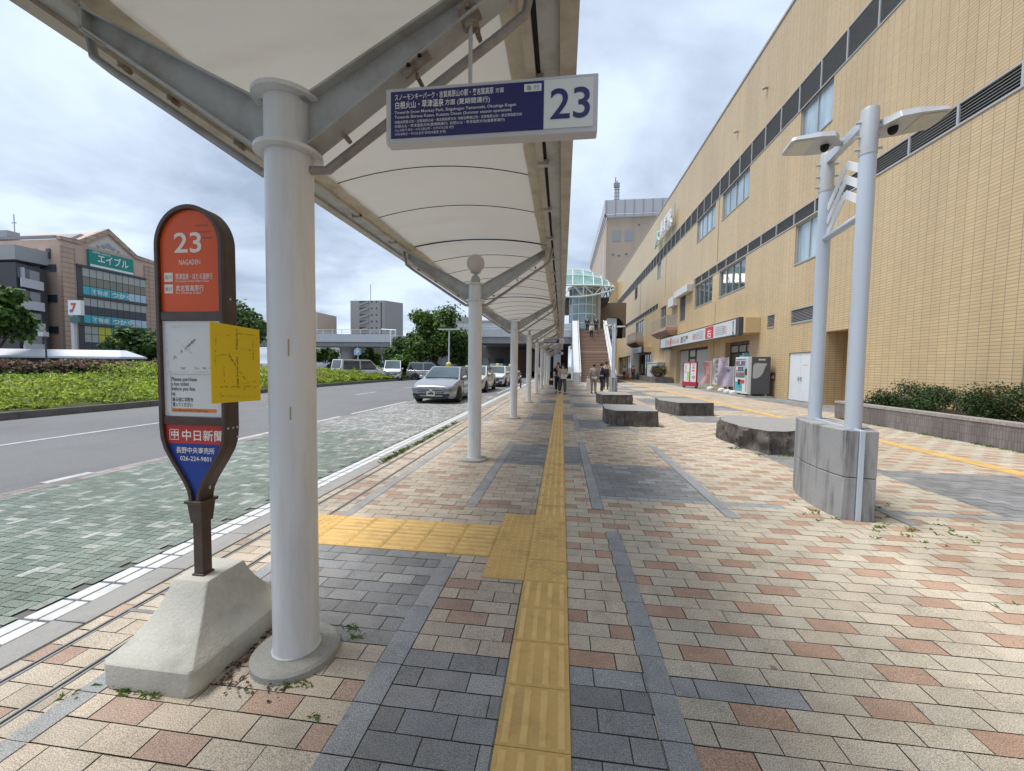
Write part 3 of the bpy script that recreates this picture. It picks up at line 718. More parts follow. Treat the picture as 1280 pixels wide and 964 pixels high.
def scratch(mb, f, segs):       # traces of removed posters: irregular worn blotches along lines
    for (a, b_, wd_) in segs:
        n = int((Vector(b_)-Vector(a)).length/.006)+1
        for i in range(n):
            t = i/n
            if noise.noise((a[0]*31+t*9, a[1]*27, 1.)) < -.12: continue
            u = a[0]+(b_[0]-a[0])*t+random.uniform(-.003,.003); v = a[1]+(b_[1]-a[1])*t+random.uniform(-.003,.003)
            s1, s2 = random.uniform(.3,1)*wd_, random.uniform(.3,1)*wd_
            mb.poly([f(u-s1,v-s2*.6), f(u+s1,v-s2), f(u+s1*.7,v+s2), f(u-s1*.8,v+s2*.7)])
b = MB(); scratch(b, lambda u, v: (SX+u, ty, v), [((-.12,1.66),(.02,1.665),.003), ((-.11,1.50),(.02,1.60),.007), ((-.12,1.455),(.14,1.46),.006), ((-.14,1.62),(-.14,1.45),.003), ((-.10,1.60),(.0,1.53),.003), ((-.14,1.435),(.1,1.437),.003), ((-.145,1.23),(-.145,1.222),.004), ((.14,1.24),(.145,1.22),.004)])
b.build('worn_print', M_gtr, pwh, smooth=False, recalc=False)
L = MB(); L.use(M_cream).text('中日新聞', .058, (SX-.075,ty,1.098), 0, 'LEFT', .232, .016)
L.ring([(SX-.142,1.094),(SX-.090,1.094),(SX-.090,1.148),(SX-.142,1.148)], [(SX-.139,1.097),(SX-.093,1.097),(SX-.093,1.145),(SX-.139,1.145)], 'y', ty, ty+.001)
L.text('中', .042, (SX-.136,ty,1.106), 0, 'LEFT', .04, .03); L.build('lettering', None, prd, smooth=False, recalc=False)
L = MB(); L.use(M_cream).text('長野中央専売所', .034, (SX-.108,ty,1.030), 0, 'LEFT', .216, .01); L.text('026-224-9801', .032, (SX-.086,ty,.990), 0, 'LEFT', .175, .008); L.build('lettering', None, pbl, smooth=False, recalc=False)
yx = -1.690
b = MB(); b.hexa([(yx-.012,.205,1.292),(yx-.006,.205,1.292),(yx+.012,.487,1.284),(yx+.006,.487,1.284),(yx-.012,.205,1.678),(yx-.006,.205,1.678),(yx+.012,.487,1.664),(yx+.006,.487,1.664)])
yb = b.build('notice_board', M_yel, st, smooth=False, bevel=.0015, seg=1, label='bright yellow board fixed edge-on at the side of the sign')
def yf(u, v):
    t = (u-.205)/.282; return (yx-.006+.018*t+.0014, u, v)
b = MB(); scratch(b, yf, [((.225,1.62),(.31,1.62),.0022), ((.23,1.6),(.225,1.47),.003), ((.24,1.52),(.31,1.53),.003), ((.345,1.65),(.345,1.36),.005), ((.30,1.52),(.39,1.40),.005), ((.36,1.56),(.46,1.55),.003), ((.355,1.635),(.46,1.63),.003), ((.44,1.60),(.44,1.50),.004), ((.465,1.62),(.463,1.56),.003), ((.225,1.37),(.47,1.36),.004), ((.25,1.34),(.24,1.33),.003), ((.37,1.38),(.47,1.39),.003), ((.24,1.325),(.35,1.318),.003), ((.33,1.31),(.47,1.312),.002), ((.27,1.46),(.27,1.39),.003), ((.38,1.37),(.39,1.33),.003)])
b.build('worn_print', M_ytr, yb, smooth=False, recalc=False)
b = MB()
for (y, z) in ((.345,1.16),(.375,1.16),(.40,1.16),(.40,1.11),(.375,1.80),(.38,1.36)): b.lathe([(.006,0),(.005,.003),(.0001,.004)], (SX+.185,y-.05,z), 8, 'x')
b.box(SX+.044,SY-.04,.84,SX+.0475,SY-.03,.91)
b.build_each('screw', M_steel, st)

# ---------------------------------------------------------------- street lamps with concrete foot
M_lconc = pm('weathered_concrete', (.34,.345,.355), .9, var=.14, vs=4, spk=.2, spks=150, bmp=.35, bs=80, dirt=(.085,.085,.085), dscale=2.8, damt=.85, dsc3=(2.6,2.6,.28))
M_lpole = pm('pale_blue_pole', (.50,.56,.64), .35, .1, var=.05, vs=3, coat=.2)
M_lhead = pm('lamp_head_grey', (.48,.50,.52), .4, .2, var=.05)
M_lens = pm('lamp_lens', (.55,.55,.48), .2, var=.1, vs=30)
M_fin = pm('white_fin', (.78,.79,.80), .35, var=.03)
def street_lamp(loc, label, rz=0.):
    t = thing('street_lamp', label, 'street lamp', loc, rz, group='twin-post street lamps', local=True)
    for s in (-1, 1):
        pts = []
        for k in range(15):
            v = -1+2*k/14; pts.append((s*(.035+.24*math.cos(v*1.0)-.03), v*.60))
        pts = [(x, y) for x, y in pts]
        for (z0, z1) in ((-.01,.425), (.432,.895)):
            b = MB(); b.prism([(s*.025,.60),(s*.025,-.60)] + [(x if abs(x) > .03 else s*.03, y) for x, y in pts] if s > 0 else [(s*.025,.60),(s*.025,-.60)] + pts, 'z', z0, z1); b.build('concrete_block', M_lconc, t, ang=30, bevel=.006)
        b = MB(); b.prism([(s*.028,.58),(s*.028,-.58)]+[(x*.95, y*.97) for x, y in pts], 'z', .42, .436); b.build('joint', M_dark, t, smooth=False)
    b = MB(); b.box(-.022,-.615,0,.022,.615,.90); b.build('steel_plate', M_lpole, t, smooth=False, bevel=.003, seg=1)
    for y in (-.425, .425):
        b = MB(); b.lathe([(.069,.88),(.069,3.62)], (0,y,0), 28); po = b.build('pole', M_lpole, t)
        b = MB(); b.lathe([(.073,3.60),(.073,4.02),(.068,4.045),(.0001,4.05)], (0,y,0), 28)
        for z in (3.66, 3.78, 3.92):
            b.tube([(-.115,y,z),(.115,y,z)], .012, 6)
        b.build('sleeve', M_lhead, po)
    b = MB(); b.tube([(0,-.425,3.04),(0,.425,3.04)], .04, 16); b.beam((0,-.4,3.96), (0,.4,3.96), .07, .09); b.build_each('crossbar', M_lpole, t)
    for k in range(3):
        z = 3.50-.155*k
        b = MB(); b.beam((0,-.36,z), (0,-.03,z+.20), .012, .075, (0,0,1)); b.beam((0,-.03,z+.20), (0,.36,z-.12), .012, .075, (0,0,1)); b.build('chevron_fin', M_fin, t, smooth=False)
    for (s, y, zo) in ((-1, .03, .05), (1, -.425, -.07)):
        b = MB(); b.use(M_lhead)
        o = [(.08,-.07),(.16,-.19),(.30,-.20),(.53,-.17),(.56,-.14),(.56,.14),(.53,.17),(.30,.20),(.16,.19),(.08,.07)]
        lo = [(s*x, y+v, 3.90+zo+.05*x) for x, v in o]; hi = [(s*(.1+(x-.1)*.96), y+v*.85, 3.97+zo+.05*x-(.02 if x > .45 else 0)) for x, v in o]
        n = len(o); b.add(lo+hi, [tuple(range(n)), tuple(range(n, 2*n))]+[(i,(i+1) % n,n+(i+1) % n,n+i) for i in range(n)])
        b.use(M_lens); l2 = [(s*x, y+v, 3.897+zo+.05*x) for x, v in ((.33,-.16),(.52,-.14),(.53,0),(.52,.14),(.33,.16))]; b.poly(l2)
        b.use(M_lhead).tube([(0,y,3.92+zo),(s*.14,y,3.93+zo)], .035, 10)
        h = b.build('lamp_head', None, t, smooth=False, bevel=.004, seg=1)
        b = MB(); b.lathe([(.04,.02),(.04,-.015),(.034,-.04),(.016,-.055),(.0001,-.057)], (s*.19,y,3.90+zo), 14); b.build('dome_camera', M_dark, h)
    return t
lamp = street_lamp((2.95, 3.36, 0), 'big street lamp with two pale blue posts rising from a weathered concrete foot', R(-9))
dup(lamp, (3.0, 22.9, 0), 0, 'small distant twin-post street lamp standing behind the stone blocks before the stairs')

# ---------------------------------------------------------------- stone benches
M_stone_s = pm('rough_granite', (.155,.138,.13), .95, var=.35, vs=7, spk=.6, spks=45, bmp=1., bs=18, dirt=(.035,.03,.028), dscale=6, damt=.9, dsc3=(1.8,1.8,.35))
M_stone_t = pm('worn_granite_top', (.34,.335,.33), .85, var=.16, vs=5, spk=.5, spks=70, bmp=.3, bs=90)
M_moss = pm('mossy_foot', (.085,.088,.06), .95, var=.3, vs=15)
def stone(poly, h, label, sd, tilt=0., rough=.018):
    random.seed(sd)
    cx, cy = sum(p[0] for p in poly)/len(poly), sum(p[1] for p in poly)/len(poly)
    n = len(poly); ring = []
    for i in range(n):
        a, b_ = Vector(poly[i]), Vector(poly[(i+1) % n]); m = max(2, int((b_-a).length/.07))
        for k in range(m): ring.append(a+(b_-a)*k/m)
    L_ = 7; vs = []; N = len(ring)
    for j in range(L_+1):
        t = j/L_
        for p in ring:
            d = (p-Vector((cx, cy))).normalized(); nn = noise.fractal((p.x*3.2, p.y*3.2, t*1.5+sd), 1., 2., 4)
            q = p+d*(rough*nn*2.6*(1 if 0 < j < L_ else .8)); z = t*h+tilt*(p.x-cx) * t
            vs.append((q.x, q.y, z-.006 if j == 0 else z))
    fs = [(j*N+k, j*N+(k+1) % N, (j+1)*N+(k+1) % N, (j+1)*N+k) for j in range(L_) for k in range(N)]
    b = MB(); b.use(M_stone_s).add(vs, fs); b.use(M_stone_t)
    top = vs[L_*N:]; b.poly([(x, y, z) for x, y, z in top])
    o = b.build('stone_bench', None, None, ang=50)
    M_ = Matrix.Translation((cx, cy, 0)); me = o.data; me.transform(M_.inverted()); o.location = (cx, cy, 0)
    tag(o, label, 'stone bench', 'rough granite bench blocks on the plaza')
stone([(1.08,9.15),(1.30,8.69),(2.36,8.78),(2.34,10.35),(1.15,10.45)], .40, 'dark granite block bench, second from the stairs, closest to the yellow strip', 3)
stone([(3.22,12.2),(3.56,11.33),(4.68,11.55),(4.66,13.2),(3.3,13.3)], .41, 'granite block bench in front of the red display and banners', 5)
stone([(3.30,7.4),(3.27,6.45),(3.52,5.84),(4.05,5.93),(5.1,6.3),(5.0,7.9),(3.7,8.15)], .41, 'irregular boulder-like granite bench next to the big lamp foot', 8, rough=.06)
stone([(1.40,15.1),(1.55,14.45),(2.76,14.7),(2.74,16.4),(1.46,16.5)], .40, 'smallest looking granite block bench in front of the distant lamp', 12)
random.seed(77)

# ---------------------------------------------------------------- planter and hedge by the wall
M_ptile = tile_mat('planter_tile', (.20,.175,.17), (.26,.235,.225), (.12,.11,.10), .052, .18, .004, 0., .8, .3)
M_cap = pm('planter_cap', (.33,.30,.28), .85, var=.2, vs=6, spk=.3, spks=120, bmp=.3, dirt=(.5,.5,.5), dscale=5, damt=.3)
pl = thing('planter', 'long low tiled planter wall holding the clipped hedge beside the building', 'planter', (8.5, 5, 0))
b = MB(); b.box(8.42,-6,-.05,8.64,12.0,.46); b.box(8.64,11.78,-.05,10.98,12.0,.46); b.build('wall', M_ptile, pl, smooth=False)
b = MB(); y = -6.
while y < 12.0: b.box(8.405,y,.46,8.66,min(12.015,y+.118),.535); y += .121
x = 8.66
while x < 10.9: b.box(x,11.765,.46,x+.118,12.015,.535); x += .121
b.build('coping', M_cap, pl, smooth=False, bevel=.004, seg=1)
b = MB(); b.box(8.63,-6,-.05,10.98,11.79,.42); b.build('soil', pm('soil', (.06,.045,.035), .95, var=.3, vs=10, bmp=.5), pl, smooth=False)
hd = thing('hedge', 'dark green clipped hedge growing in the planter along the station wall', 'hedge', (9.6, 4, .42))
b = MB(); br = MB()
for k in range(210):
    y = -4+15.6*random.random(); x = 8.85+random.random()*1.6
    hh = .86+.28*noise.noise((y*.55, 1.7, 0))+.12*noise.noise((y*2., x, 0)); hh *= max(.3, min(1, (12.2-y)/1.6))
    hh = max(.42, hh); cz = .42+hh*random.uniform(.12,.82)
    pal = [(.030,.058,.018),(.045,.085,.022),(.06,.11,.03),(.022,.042,.016)]
    if 5.5 < y < 7.4 and random.random() < .5: pal = pal+[(.20,.06,.02),(.14,.07,.02)]
    if random.random() < .05: pal = pal+[(.2,.07,.02)]
    cloud(b, (x,y,cz), (.34,.38,.26), 330, .032, pal, .35, .44, .05)
for k in range(60):
    y = -3+14.5*random.random(); x = 8.8+random.random()*.6; br.tube([(x+.2,y,.44),(x+random.uniform(-.1,.2),y+random.uniform(-.2,.2),.75),(x+random.uniform(-.2,.2),y+random.uniform(-.4,.4),1.0)], [.012,.008,.003], 5)
b.build('foliage', M_leaf, hd, recalc=False, smooth=False); br.build_each('branch', M_twig, hd)

# ---------------------------------------------------------------- station building
TW = .289
M_tile = tile_mat('ochre_wall_tile', (.64,.485,.275), (.585,.44,.25), (.32,.25,.16), TW, .0945, .0085, 0., .38, .10)
M_tile2 = pm('ochre_plain', (.60,.45,.255), .5, var=.06, vs=1.5, dirt=(.35,.26,.15), dscale=1., damt=.3)
M_louv = pm('louvre_grey', (.33,.335,.34), .5, .2, var=.06); M_louvd = pm('louvre_dark', (.11,.112,.115), .7, var=.1)
M_wfr = pm('window_frame_grey', (.42,.43,.43), .45, .2, var=.05); M_wfd = pm('window_frame_dark', (.06,.065,.07), .4, var=.1)
M_wg = glass_mat('window_glass_sky_blinds', (.33,.44,.52)); M_wgd = glass_mat('window_glass_dark', (.055,.085,.095))  # pale blue base colour stands in for reflected sky and blinds
M_cope = pm('parapet_metal', (.40,.38,.35), .5, .2, var=.08)
WX, WY0, WY1, WZ = 11., -9., 83.5, 19.65
sb = thing('station_building', 'long ochre tiled station building with two louvre bands and strip windows', 'station building', (WX, 20, 0))
UB, LB = (13.85, 15.10), (8.50, 9.10)
holes = [(WY0+.5, WY1-.6, *UB), (WY0+.5, 34.4, *LB), (47.2, WY1-.6, 8.5, 9.1),
  (17.2,19.5,12.0,13.8),(24.65,28.72,12.0,13.8),(30.0,34.02,12.02,13.8),(46.2,48.0,12.02,13.8),(60.5,62.8,12.,13.8),
  (17.5,19.5,6.55,8.42),(24.72,28.8,6.58,8.42),(30.1,34.05,6.6,8.42),(36.6,38.3,5.9,8.35),(43.4,45.8,5.6,8.3),(55.,61.,5.5,8.2),
  (21.08,21.80,3.75,4.40),(17.62,19.54,3.73,4.38),(17.72,19.56,.0,2.30),(15.56,16.88,.0,3.10),
  (23.8,27.3,.0,3.25),(30.6,38.9,.0,3.25),(40.5,44.5,3.4,4.0),(50.2,57.6,.0,3.3),(64.5,79,.0,3.4)]
def wall_cells(mb, x, y0, y1, z0, z1, hs_):
    ys = sorted({y0, y1} | {h[0] for h in hs_} | {h[1] for h in hs_}); zs = sorted({z0, z1} | {h[2] for h in hs_} | {h[3] for h in hs_})
    for i in range(len(ys)-1):
        for j in range(len(zs)-1):
            cy, cz = (ys[i]+ys[i+1])/2, (zs[j]+zs[j+1])/2
            if any(h[0] < cy < h[1] and h[2] < cz < h[3] for h in hs_): continue
            mb.quad((x,ys[i+1],zs[j]), (x,ys[i],zs[j]), (x,ys[i],zs[j+1]), (x,ys[i+1],zs[j+1]))
def reveal(mb, x, h, d):
    y0, y1, z0, z1 = h
    mb.quad((x,y0,z0),(x+d,y0,z0),(x+d,y0,z1),(x,y0,z1)); mb.quad((x,y1,z0),(x,y1,z1),(x+d,y1,z1),(x+d,y1,z0))
    mb.quad((x,y0,z1),(x+d,y0,z1),(x+d,y1,z1),(x,y1,z1)); mb.quad((x,y0,z0),(x,y1,z0),(x+d,y1,z0),(x+d,y0,z0))
b = MB(); b.use(M_tile); wall_cells(b, WX, WY0, WY1, -.05, WZ, holes)
for h in holes:
    deep = 1.7 if h[0] == 15.56 else (.45 if h[2] == 0. and h[1]-h[0] > 2 else .16)
    reveal(b, WX, h, deep)
b.quad((WX,WY0,-.05),(WX+22,WY0,-.05),(WX+22,WY0,WZ),(WX,WY0,WZ)); b.quad((WX,WY1,-.05),(WX,WY1,WZ),(WX+22,WY1,WZ),(WX+22,WY1,-.05))
b.use(M_cope).quad((WX,WY0,WZ),(WX+22,WY0,WZ),(WX+22,WY1,WZ),(WX,WY1,WZ)); b.quad((WX+22,WY0,-.05),(WX+22,WY1,-.05),(WX+22,WY1,WZ),(WX+22,WY0,WZ))
b.build('wall', None, sb, org=(0,0,0), smooth=False, recalc=False).location = (-WX,-20,0)
def swall(mb, name, mat=None, **k):
    return mb.build(name, mat, sb, **k)
b = MB(); b.box(WX-.05,WY0-.02,WZ,WX+.35,WY1,WZ+.14); swall(b, 'parapet_cap', M_cope, smooth=False)
def louvre(y0, y1, z0, z1, pitch, mull=True):
    b = MB(); b.use(M_louvd).quad((WX+.13,y0,z0),(WX+.13,y1,z0),(WX+.13,y1,z1),(WX+.13,y0,z1)); b.use(M_louv)
    z = z0+pitch*.4
    while z < z1-.02:
        b.hexa([(WX+.02,y0+.01,z-.006),(WX+.02,y1-.01,z-.006),(WX+.10,y1-.01,z+pitch*.55),(WX+.10,y0+.01,z+pitch*.55),(WX+.02,y0+.01,z+.010),(WX+.02,y1-.01,z+.010),(WX+.10,y1-.01,z+pitch*.55+.016),(WX+.10,y0+.01,z+pitch*.55+.016)]); z += pitch
    o_ = swall(b, 'louvre', None, smooth=False)
    b = MB(); b.box(WX-.03,y0,z0-.05,WX+.03,y1,z0+.004); b.box(WX-.012,y0,z1-.03,WX+.03,y1,z1+.02)
    if mull:
        y = y0 + ((10.04-y0) % 1.605)
        while y < y1: b.box(WX-.02,y-.035,z0+.004,WX+.025,y+.035,z1-.03); y += 1.605
    b.build('frame', M_wfr, o_, smooth=False)
louvre(*holes[0], .088); louvre(*holes[1], .088); louvre(*holes[2], .088)
louvre(21.08,21.80,3.75,4.40,.07,False); louvre(17.62,19.54,3.73,4.38,.07,False); louvre(36.6,38.3,5.9,8.35,.09,False); louvre(60.5,62.8,12.,13.8,.09,False)
def window(h, n, glass, fr=.055, name='window'):
    y0, y1, z0, z1 = h; b = MB(); x = WX+.11
    o_, i_ = [(y0,z0),(y1,z0),(y1,z1),(y0,z1)], [(y0+fr,z0+fr),(y1-fr,z0+fr),(y1-fr,z1-fr),(y0+fr,z1-fr)]
    b.ring(o_, i_, 'x', x-.04, x+.06)
    for k in range(1, n):
        y = y0+(y1-y0)*k/n; b.box(x-.035,y-fr*.45,z0+fr,x+.05,y+fr*.45,z1-fr)
    b.box(WX-.035,y0-.02,z0-.05,WX+.03,y1+.02,z0)
    w_ = swall(b, name, M_wfr, smooth=False)
    for k in range(n):
        a, c = y0+(y1-y0)*k/n, y0+(y1-y0)*(k+1)/n; p = MB(); xx = x+.02+.012*(k % 2); p.quad((xx,c,z0+fr*.5),(xx,a,z0+fr*.5),(xx,a,z1-fr*.5),(xx,c,z1-fr*.5))
        p.build('pane', glass, w_, smooth=False, recalc=False)
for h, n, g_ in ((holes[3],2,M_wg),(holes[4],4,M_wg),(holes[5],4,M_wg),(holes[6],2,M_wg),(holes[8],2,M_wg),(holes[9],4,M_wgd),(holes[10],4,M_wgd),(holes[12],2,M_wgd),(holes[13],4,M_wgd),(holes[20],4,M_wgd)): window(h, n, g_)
# white double door
M_door = pm('white_door', (.66,.70,.74), .4, var=.03, vs=2, dirt=(.5,.5,.5), dscale=2, damt=.25)
for (a, c) in ((17.74,18.635),(18.645,19.54)):
    b = MB(); b.box(WX+.05,a,.02,WX+.10,c,2.28); d_ = swall(b, 'door', M_door, smooth=False, bevel=.006)
    b = MB(); yy = c-.09 if a < 18 else a+.09; b.box(WX+.0,yy-.02,.95,WX+.05,yy+.02,1.15); b.box(WX-.02,yy-.012,1.0,WX+.0,yy+.012,1.10); b.build('handle', M_steel, d_, smooth=False)
    if a < 18.2:
        b = MB()
        for k in range(6): b.box(WX+.0475, c-.5+.06*k, 1.68, WX+.0505, c-.46+.06*k, 1.715)
        b.build('notice_lettering', M_gray, d_, smooth=False)
b = MB(); b.quad((WX+1.7,15.56,0),(WX+1.7,16.88,0),(WX+1.7,16.88,3.1),(WX+1.7,15.56,3.1)); swall(b, 'recess_back', M_tile2, smooth=False)
# projecting slab over the shop and shop front
b = MB(); b.box(10.2,22.55,3.55,10.998,41.2,4.42); swall(b, 'shop_slab', M_tile2, smooth=False, bevel=.01)
b = MB(); b.box(10.2,50.0,3.45,10.998,58,4.15); swall(b, 'entrance_slab', M_tile2, smooth=False, bevel=.01)
b = MB(); x = WX+.38
for (a, c) in ((23.8,23.95),(24.9,25.0),(26.0,26.1),(27.18,27.3),(34.2,34.5),(36.0,36.35)): b.box(x-.05,a,0,x+.05,c,3.25)
for (z0, z1) in ((2.35,2.5),(3.05,3.25)): b.box(x-.045,23.8,z0,x+.045,27.3,z1)
b.box(x-.045,34.3,2.3,x+.045,36.2,2.45); b.box(x-.045,30.6,3.1,x+.045,38.9,3.25)
sf = swall(b, 'shop_front', M_wfd, smooth=False)
b = MB(); b.quad((x,24,0),(x,27.2,0),(x,27.2,2.35),(x,24,2.35)); b.build('pane', pm('shop_dark', (.10,.075,.055), .3, var=.4, vs=1.2), sf, smooth=False)
b = MB()
for (a, c) in ((24.05,24.85),(25.05,25.95),(26.15,27.15)): b.box(x-.02,a,2.58,x,c,3.0)
b.build('transom_pane', pm('frosted', (.34,.33,.31), .3, var=.15, vs=2), sf, smooth=False)
M_shut = pm('shutter_white', (.52,.53,.54), .5, var=.05, dirt=(.4,.4,.38), dscale=1.5, damt=.4)
b = MB(); z = 0
while z < 3.1: b.box(x-.02,36.4,z,x+.01,38.85,z+.085); b.box(x-.02,30.7,z,x+.01,34.15,z+.085) if z < 3. else None; z += .095
b.box(x-.02,34.55,0,x,35.95,2.3); b.box(x-.02,34.55,2.5,x,35.95,3.05); b.build('shutter', M_shut, sf, smooth=False)
b = MB(); x = WX+.4; b.quad((x,50.2,0),(x,57.6,0),(x,57.6,3.3),(x,50.2,3.3)); en = swall(b, 'entrance_glass', M_wgd, smooth=False)
b = MB()
for y in (50.3,51.6,53.0,54.4,55.8,57.4): b.box(x-.06,y-.06,0,x-.005,y+.06,3.3)
b.box(x-.07,51.7,0,x-.008,52.9,2.2); b.build('frame', pm('brown_frame', (.12,.075,.055), .5), en, smooth=False)
b = MB(); b.box(x-.15,56.2,.7,x-.1,57.2,2.0); b.build('notice_board', M_whitep, en, smooth=False)
b = MB(); x = WX+.4; b.quad((x,64.5,0),(x,79,0),(x,79,3.4),(x,64.5,3.4)); en = swall(b, 'entrance_glass', M_wgd, smooth=False)
b = MB()
for k in range(8): b.box(x-.05,64.6+2*k,0,x-.005,64.75+2*k,3.4)
b.build('frame', M_wfd, en, smooth=False)
# balconies
M_brail = pm('balcony_panel', (.42,.42,.40), .5, var=.08); M_bpink = pm('balcony_soffit', (.42,.30,.25), .7, var=.08)
for (y0, y1, z0) in ((38.9,45.6,5.5),(55.,62.5,5.3)):
    b = MB(); b.hexa([(9.9,y0,z0-.30),(11,y0,z0-.30),(11,y1,z0-.30),(9.9,y1,z0-.30),(9.9,y0,z0),(11,y0,z0),(11,y1,z0),(9.9,y1,z0)]); b.hexa([(10.5,y0+.5,z0-.75),(11,y0+.5,z0-.75),(11,y1-.5,z0-.75),(10.5,y1-.5,z0-.75),(9.95,y0+.05,z0-.302),(11,y0+.05,z0-.302),(11,y1-.05,z0-.302),(9.95,y1-.05,z0-.302)]); bl = swall(b, 'balcony', M_bpink, smooth=False)
    b = MB(); b.box(9.92,y0,z0+1.05,9.97,y1,z0+1.12); b.box(9.92,y0,z0+1.05,11,y0+.05,z0+1.12)
    y = y0
    while y <= y1: b.box(9.93,y,z0,9.96,y+.04,z0+1.05); y += .42
    b.build('rail', M_wfr, bl, smooth=False)
    b = MB(); b.box(10.0,y0+.01,z0+.05,10.9,y0+.03,z0+1.02); b.build('rail_panel', M_brail, bl, smooth=False)
b = MB(); b.box(10.5,34.6,8.15,10.98,38.6,8.75); b.box(10.55,39.,7.6,10.98,41.,8.5); swall(b, 'duct', pm('duct_white', (.6,.6,.6), .5, var=.1), smooth=False, bevel=.02)
b = MB()
for (y, z) in ((26.6,16.9),(22.9,17.15)):
    b.tube([(11,y,z),(10.82,y,z),(10.78,y,z-.06)], .07, 10)
swall(b, 'vent_hood', M_cope)
b = MB()
for y in (29.3,44.,58.): b.box(10.972,y,9.2,10.998,y+.03,13.75); b.box(10.972,y,0,10.998,y+.03,6.4)
b.box(10.975,9.55,.4,10.998,9.575,8.4)
for q_ in b.pieces(): swall(q_, 'joint_strip', pm('joint_strip', (.35,.31,.26), .6), smooth=False)
b = MB(); b.box(9.35,82.2,-.05,10.995,84.2,18.9); swall(b, 'end_pier', M_tile2, smooth=False)
b = MB(); b.box(10.96,20.7,.92,10.998,21.15,1.32); wp = swall(b, 'wall_plate', pm('brown_plate', (.2,.09,.06), .5, var=.2), smooth=False)
b = MB(); b.box(10.95,20.8,.98,10.959,20.98,1.15); b.box(10.95,21.0,.98,10.959,21.07,1.1); b.build('symbol', M_whitep, wp, smooth=False)

# illuminated JR sign on the wall
js = thing('station_name_sign', 'white channel-letter station name sign high on the ochre wall', 'sign', (10.8, 44, 16.5))
b = MB(); b.box(10.70,40.2,15.7,10.76,47.6,15.78); b.box(10.70,40.1,15.7,10.76,40.25,17.75); b.box(10.76,41,15.9,11.,41.1,16.); b.box(10.76,46,15.9,11.,46.1,16.); b.build('rail', M_wfr, js, smooth=False)
b = MB(); b.text('JR', 1.75, (10.55,47.55,15.95), -90, 'LEFT', 2.2, .03, ext=.08); b.build('logo', pm('jr_green', (.45,.62,.52), .4), js, smooth=False, recalc=False)
b = MB(); b.text('長野駅', 1.65, (10.55,45.0,16.15), -90, 'LEFT', 4.5, .02, ext=.08); b.text('NAGANO STATION', .4, (10.55,45.0,15.82), -90, 'LEFT', 4.4, .01, ext=.04); b.build('lettering', pm('sign_letter_white', (.78,.8,.82), .4), js, smooth=False, recalc=False)

# shop sign board
sg = thing('shop_sign', 'long white shop signboard with red and black lettering above the shuttered shop front', 'sign', (10, 32, 3.9))
b = MB(); b.box(9.96,22.78,3.42,10.19,41.0,4.46); b.build('cabinet', M_wfd, sg, smooth=False)
b = MB(); b.box(9.945,23.2,3.50,9.959,40.9,4.38); pa = b.build('panel', pm('sign_panel_grey', (.56,.60,.62), .35, var=.05), sg, smooth=False)
b = MB(); b.use(pm('sign_red', (.55,.03,.05), .4)); b.box(9.935,26.6,3.55,9.944,28.1,4.34); b.use(M_whitep).text('右', .62, (9.93,27.75,3.66), -90, 'LEFT', .8, .02)
for (tx, y, w_, m_) in (('居酒屋', 34.0, 2.0, M_black), ('幸', 31.0, 1.0, pm('sign_pink', (.55,.22,.22), .4)), ('営業中', 39.2, 2.6, pm('sign_pink', (.55,.22,.22), .4)), ('いらっしゃい', 36.6, 2.2, M_redp)):
    b.use(m_).text(tx, .55, (9.94,y,3.68), -90, 'LEFT', w_, .015)
b.use(M_gray)
for k in range(5): b.box(9.938,28.5,3.66+.12*k,9.9445,30.0,3.70+.12*k); b.box(9.938,24.9,3.66+.12*k,9.9445,26.3,3.70+.12*k)
b.use(pm('sign_pink', (.55,.22,.22), .4)).text('旬', .6, (9.94,25.1,3.68), -90, 'LEFT', .6, .01); b.use(M_black)
for k in range(4): b.text('味処酒肴'[k], .22, (9.94,23.62,4.14-.21*k), -90, 'LEFT', .22, .02)
b.use(pm('sign_teal', (.25,.5,.5), .4)).box(9.938,38.6,3.6,9.9445,39.1,4.25); b.use(M_redp).box(9.938,36.9,3.56,9.9445,37.2,4.3)
b.build('lettering', None, pa, smooth=False, recalc=False)
s2 = thing('shop_sign', 'short pale signboard above the dark entrance beyond the shop', 'sign', (10, 54, 3.8))
b = MB(); b.box(9.96,50.6,3.40,10.19,57.6,4.25); b.build('cabinet', M_wfd, s2, smooth=False)
b = MB(); b.box(9.945,50.9,3.48,9.959,57.3,4.17); pa = b.build('panel', pm('sign_panel_pale', (.55,.64,.66), .35), s2, smooth=False)
b = MB(); b.use(pm('sign_bluegrey', (.15,.3,.38), .4)).text('観光案内', .45, (9.94,56.6,3.65), -90, 'LEFT', 3.6, .01); b.build('lettering', None, pa, smooth=False, recalc=False)

# vending machine
vm = thing('vending_machine', 'grey and white drinks vending machine standing against the ochre wall', 'vending machine', (10.1, 21.3, 0))
M_vg = pm('vending_grey', (.075,.078,.088), .4, var=.06); M_vw = pm('vending_white', (.62,.64,.63), .35, var=.05)
b = MB(); b.box(9.5,20.6,0,10.85,22.3,.07); b.box(9.72,20.7,.07,9.85,20.82,.16); b.box(9.72,22.,.07,9.85,22.12,.16); b.box(10.5,20.7,.07,10.62,22.1,.16); b.build('plinth', M_plinth, vm, smooth=False)
b = MB(); b.box(9.80,20.66,.16,10.72,22.16,2.13); vb = b.build('cabinet', M_vg, vm, smooth=False, bevel=.02)
b = MB(); b.box(9.60,20.66,.16,9.797,22.16,2.13); vf = b.build('front', M_vw, vm, smooth=False, bevel=.02)
b = MB(); b.box(9.588,20.95,1.02,9.602,22.06,2.03); b.build('display_window', glass_mat('vending_glass', (.16,.26,.33)), vf, smooth=False)
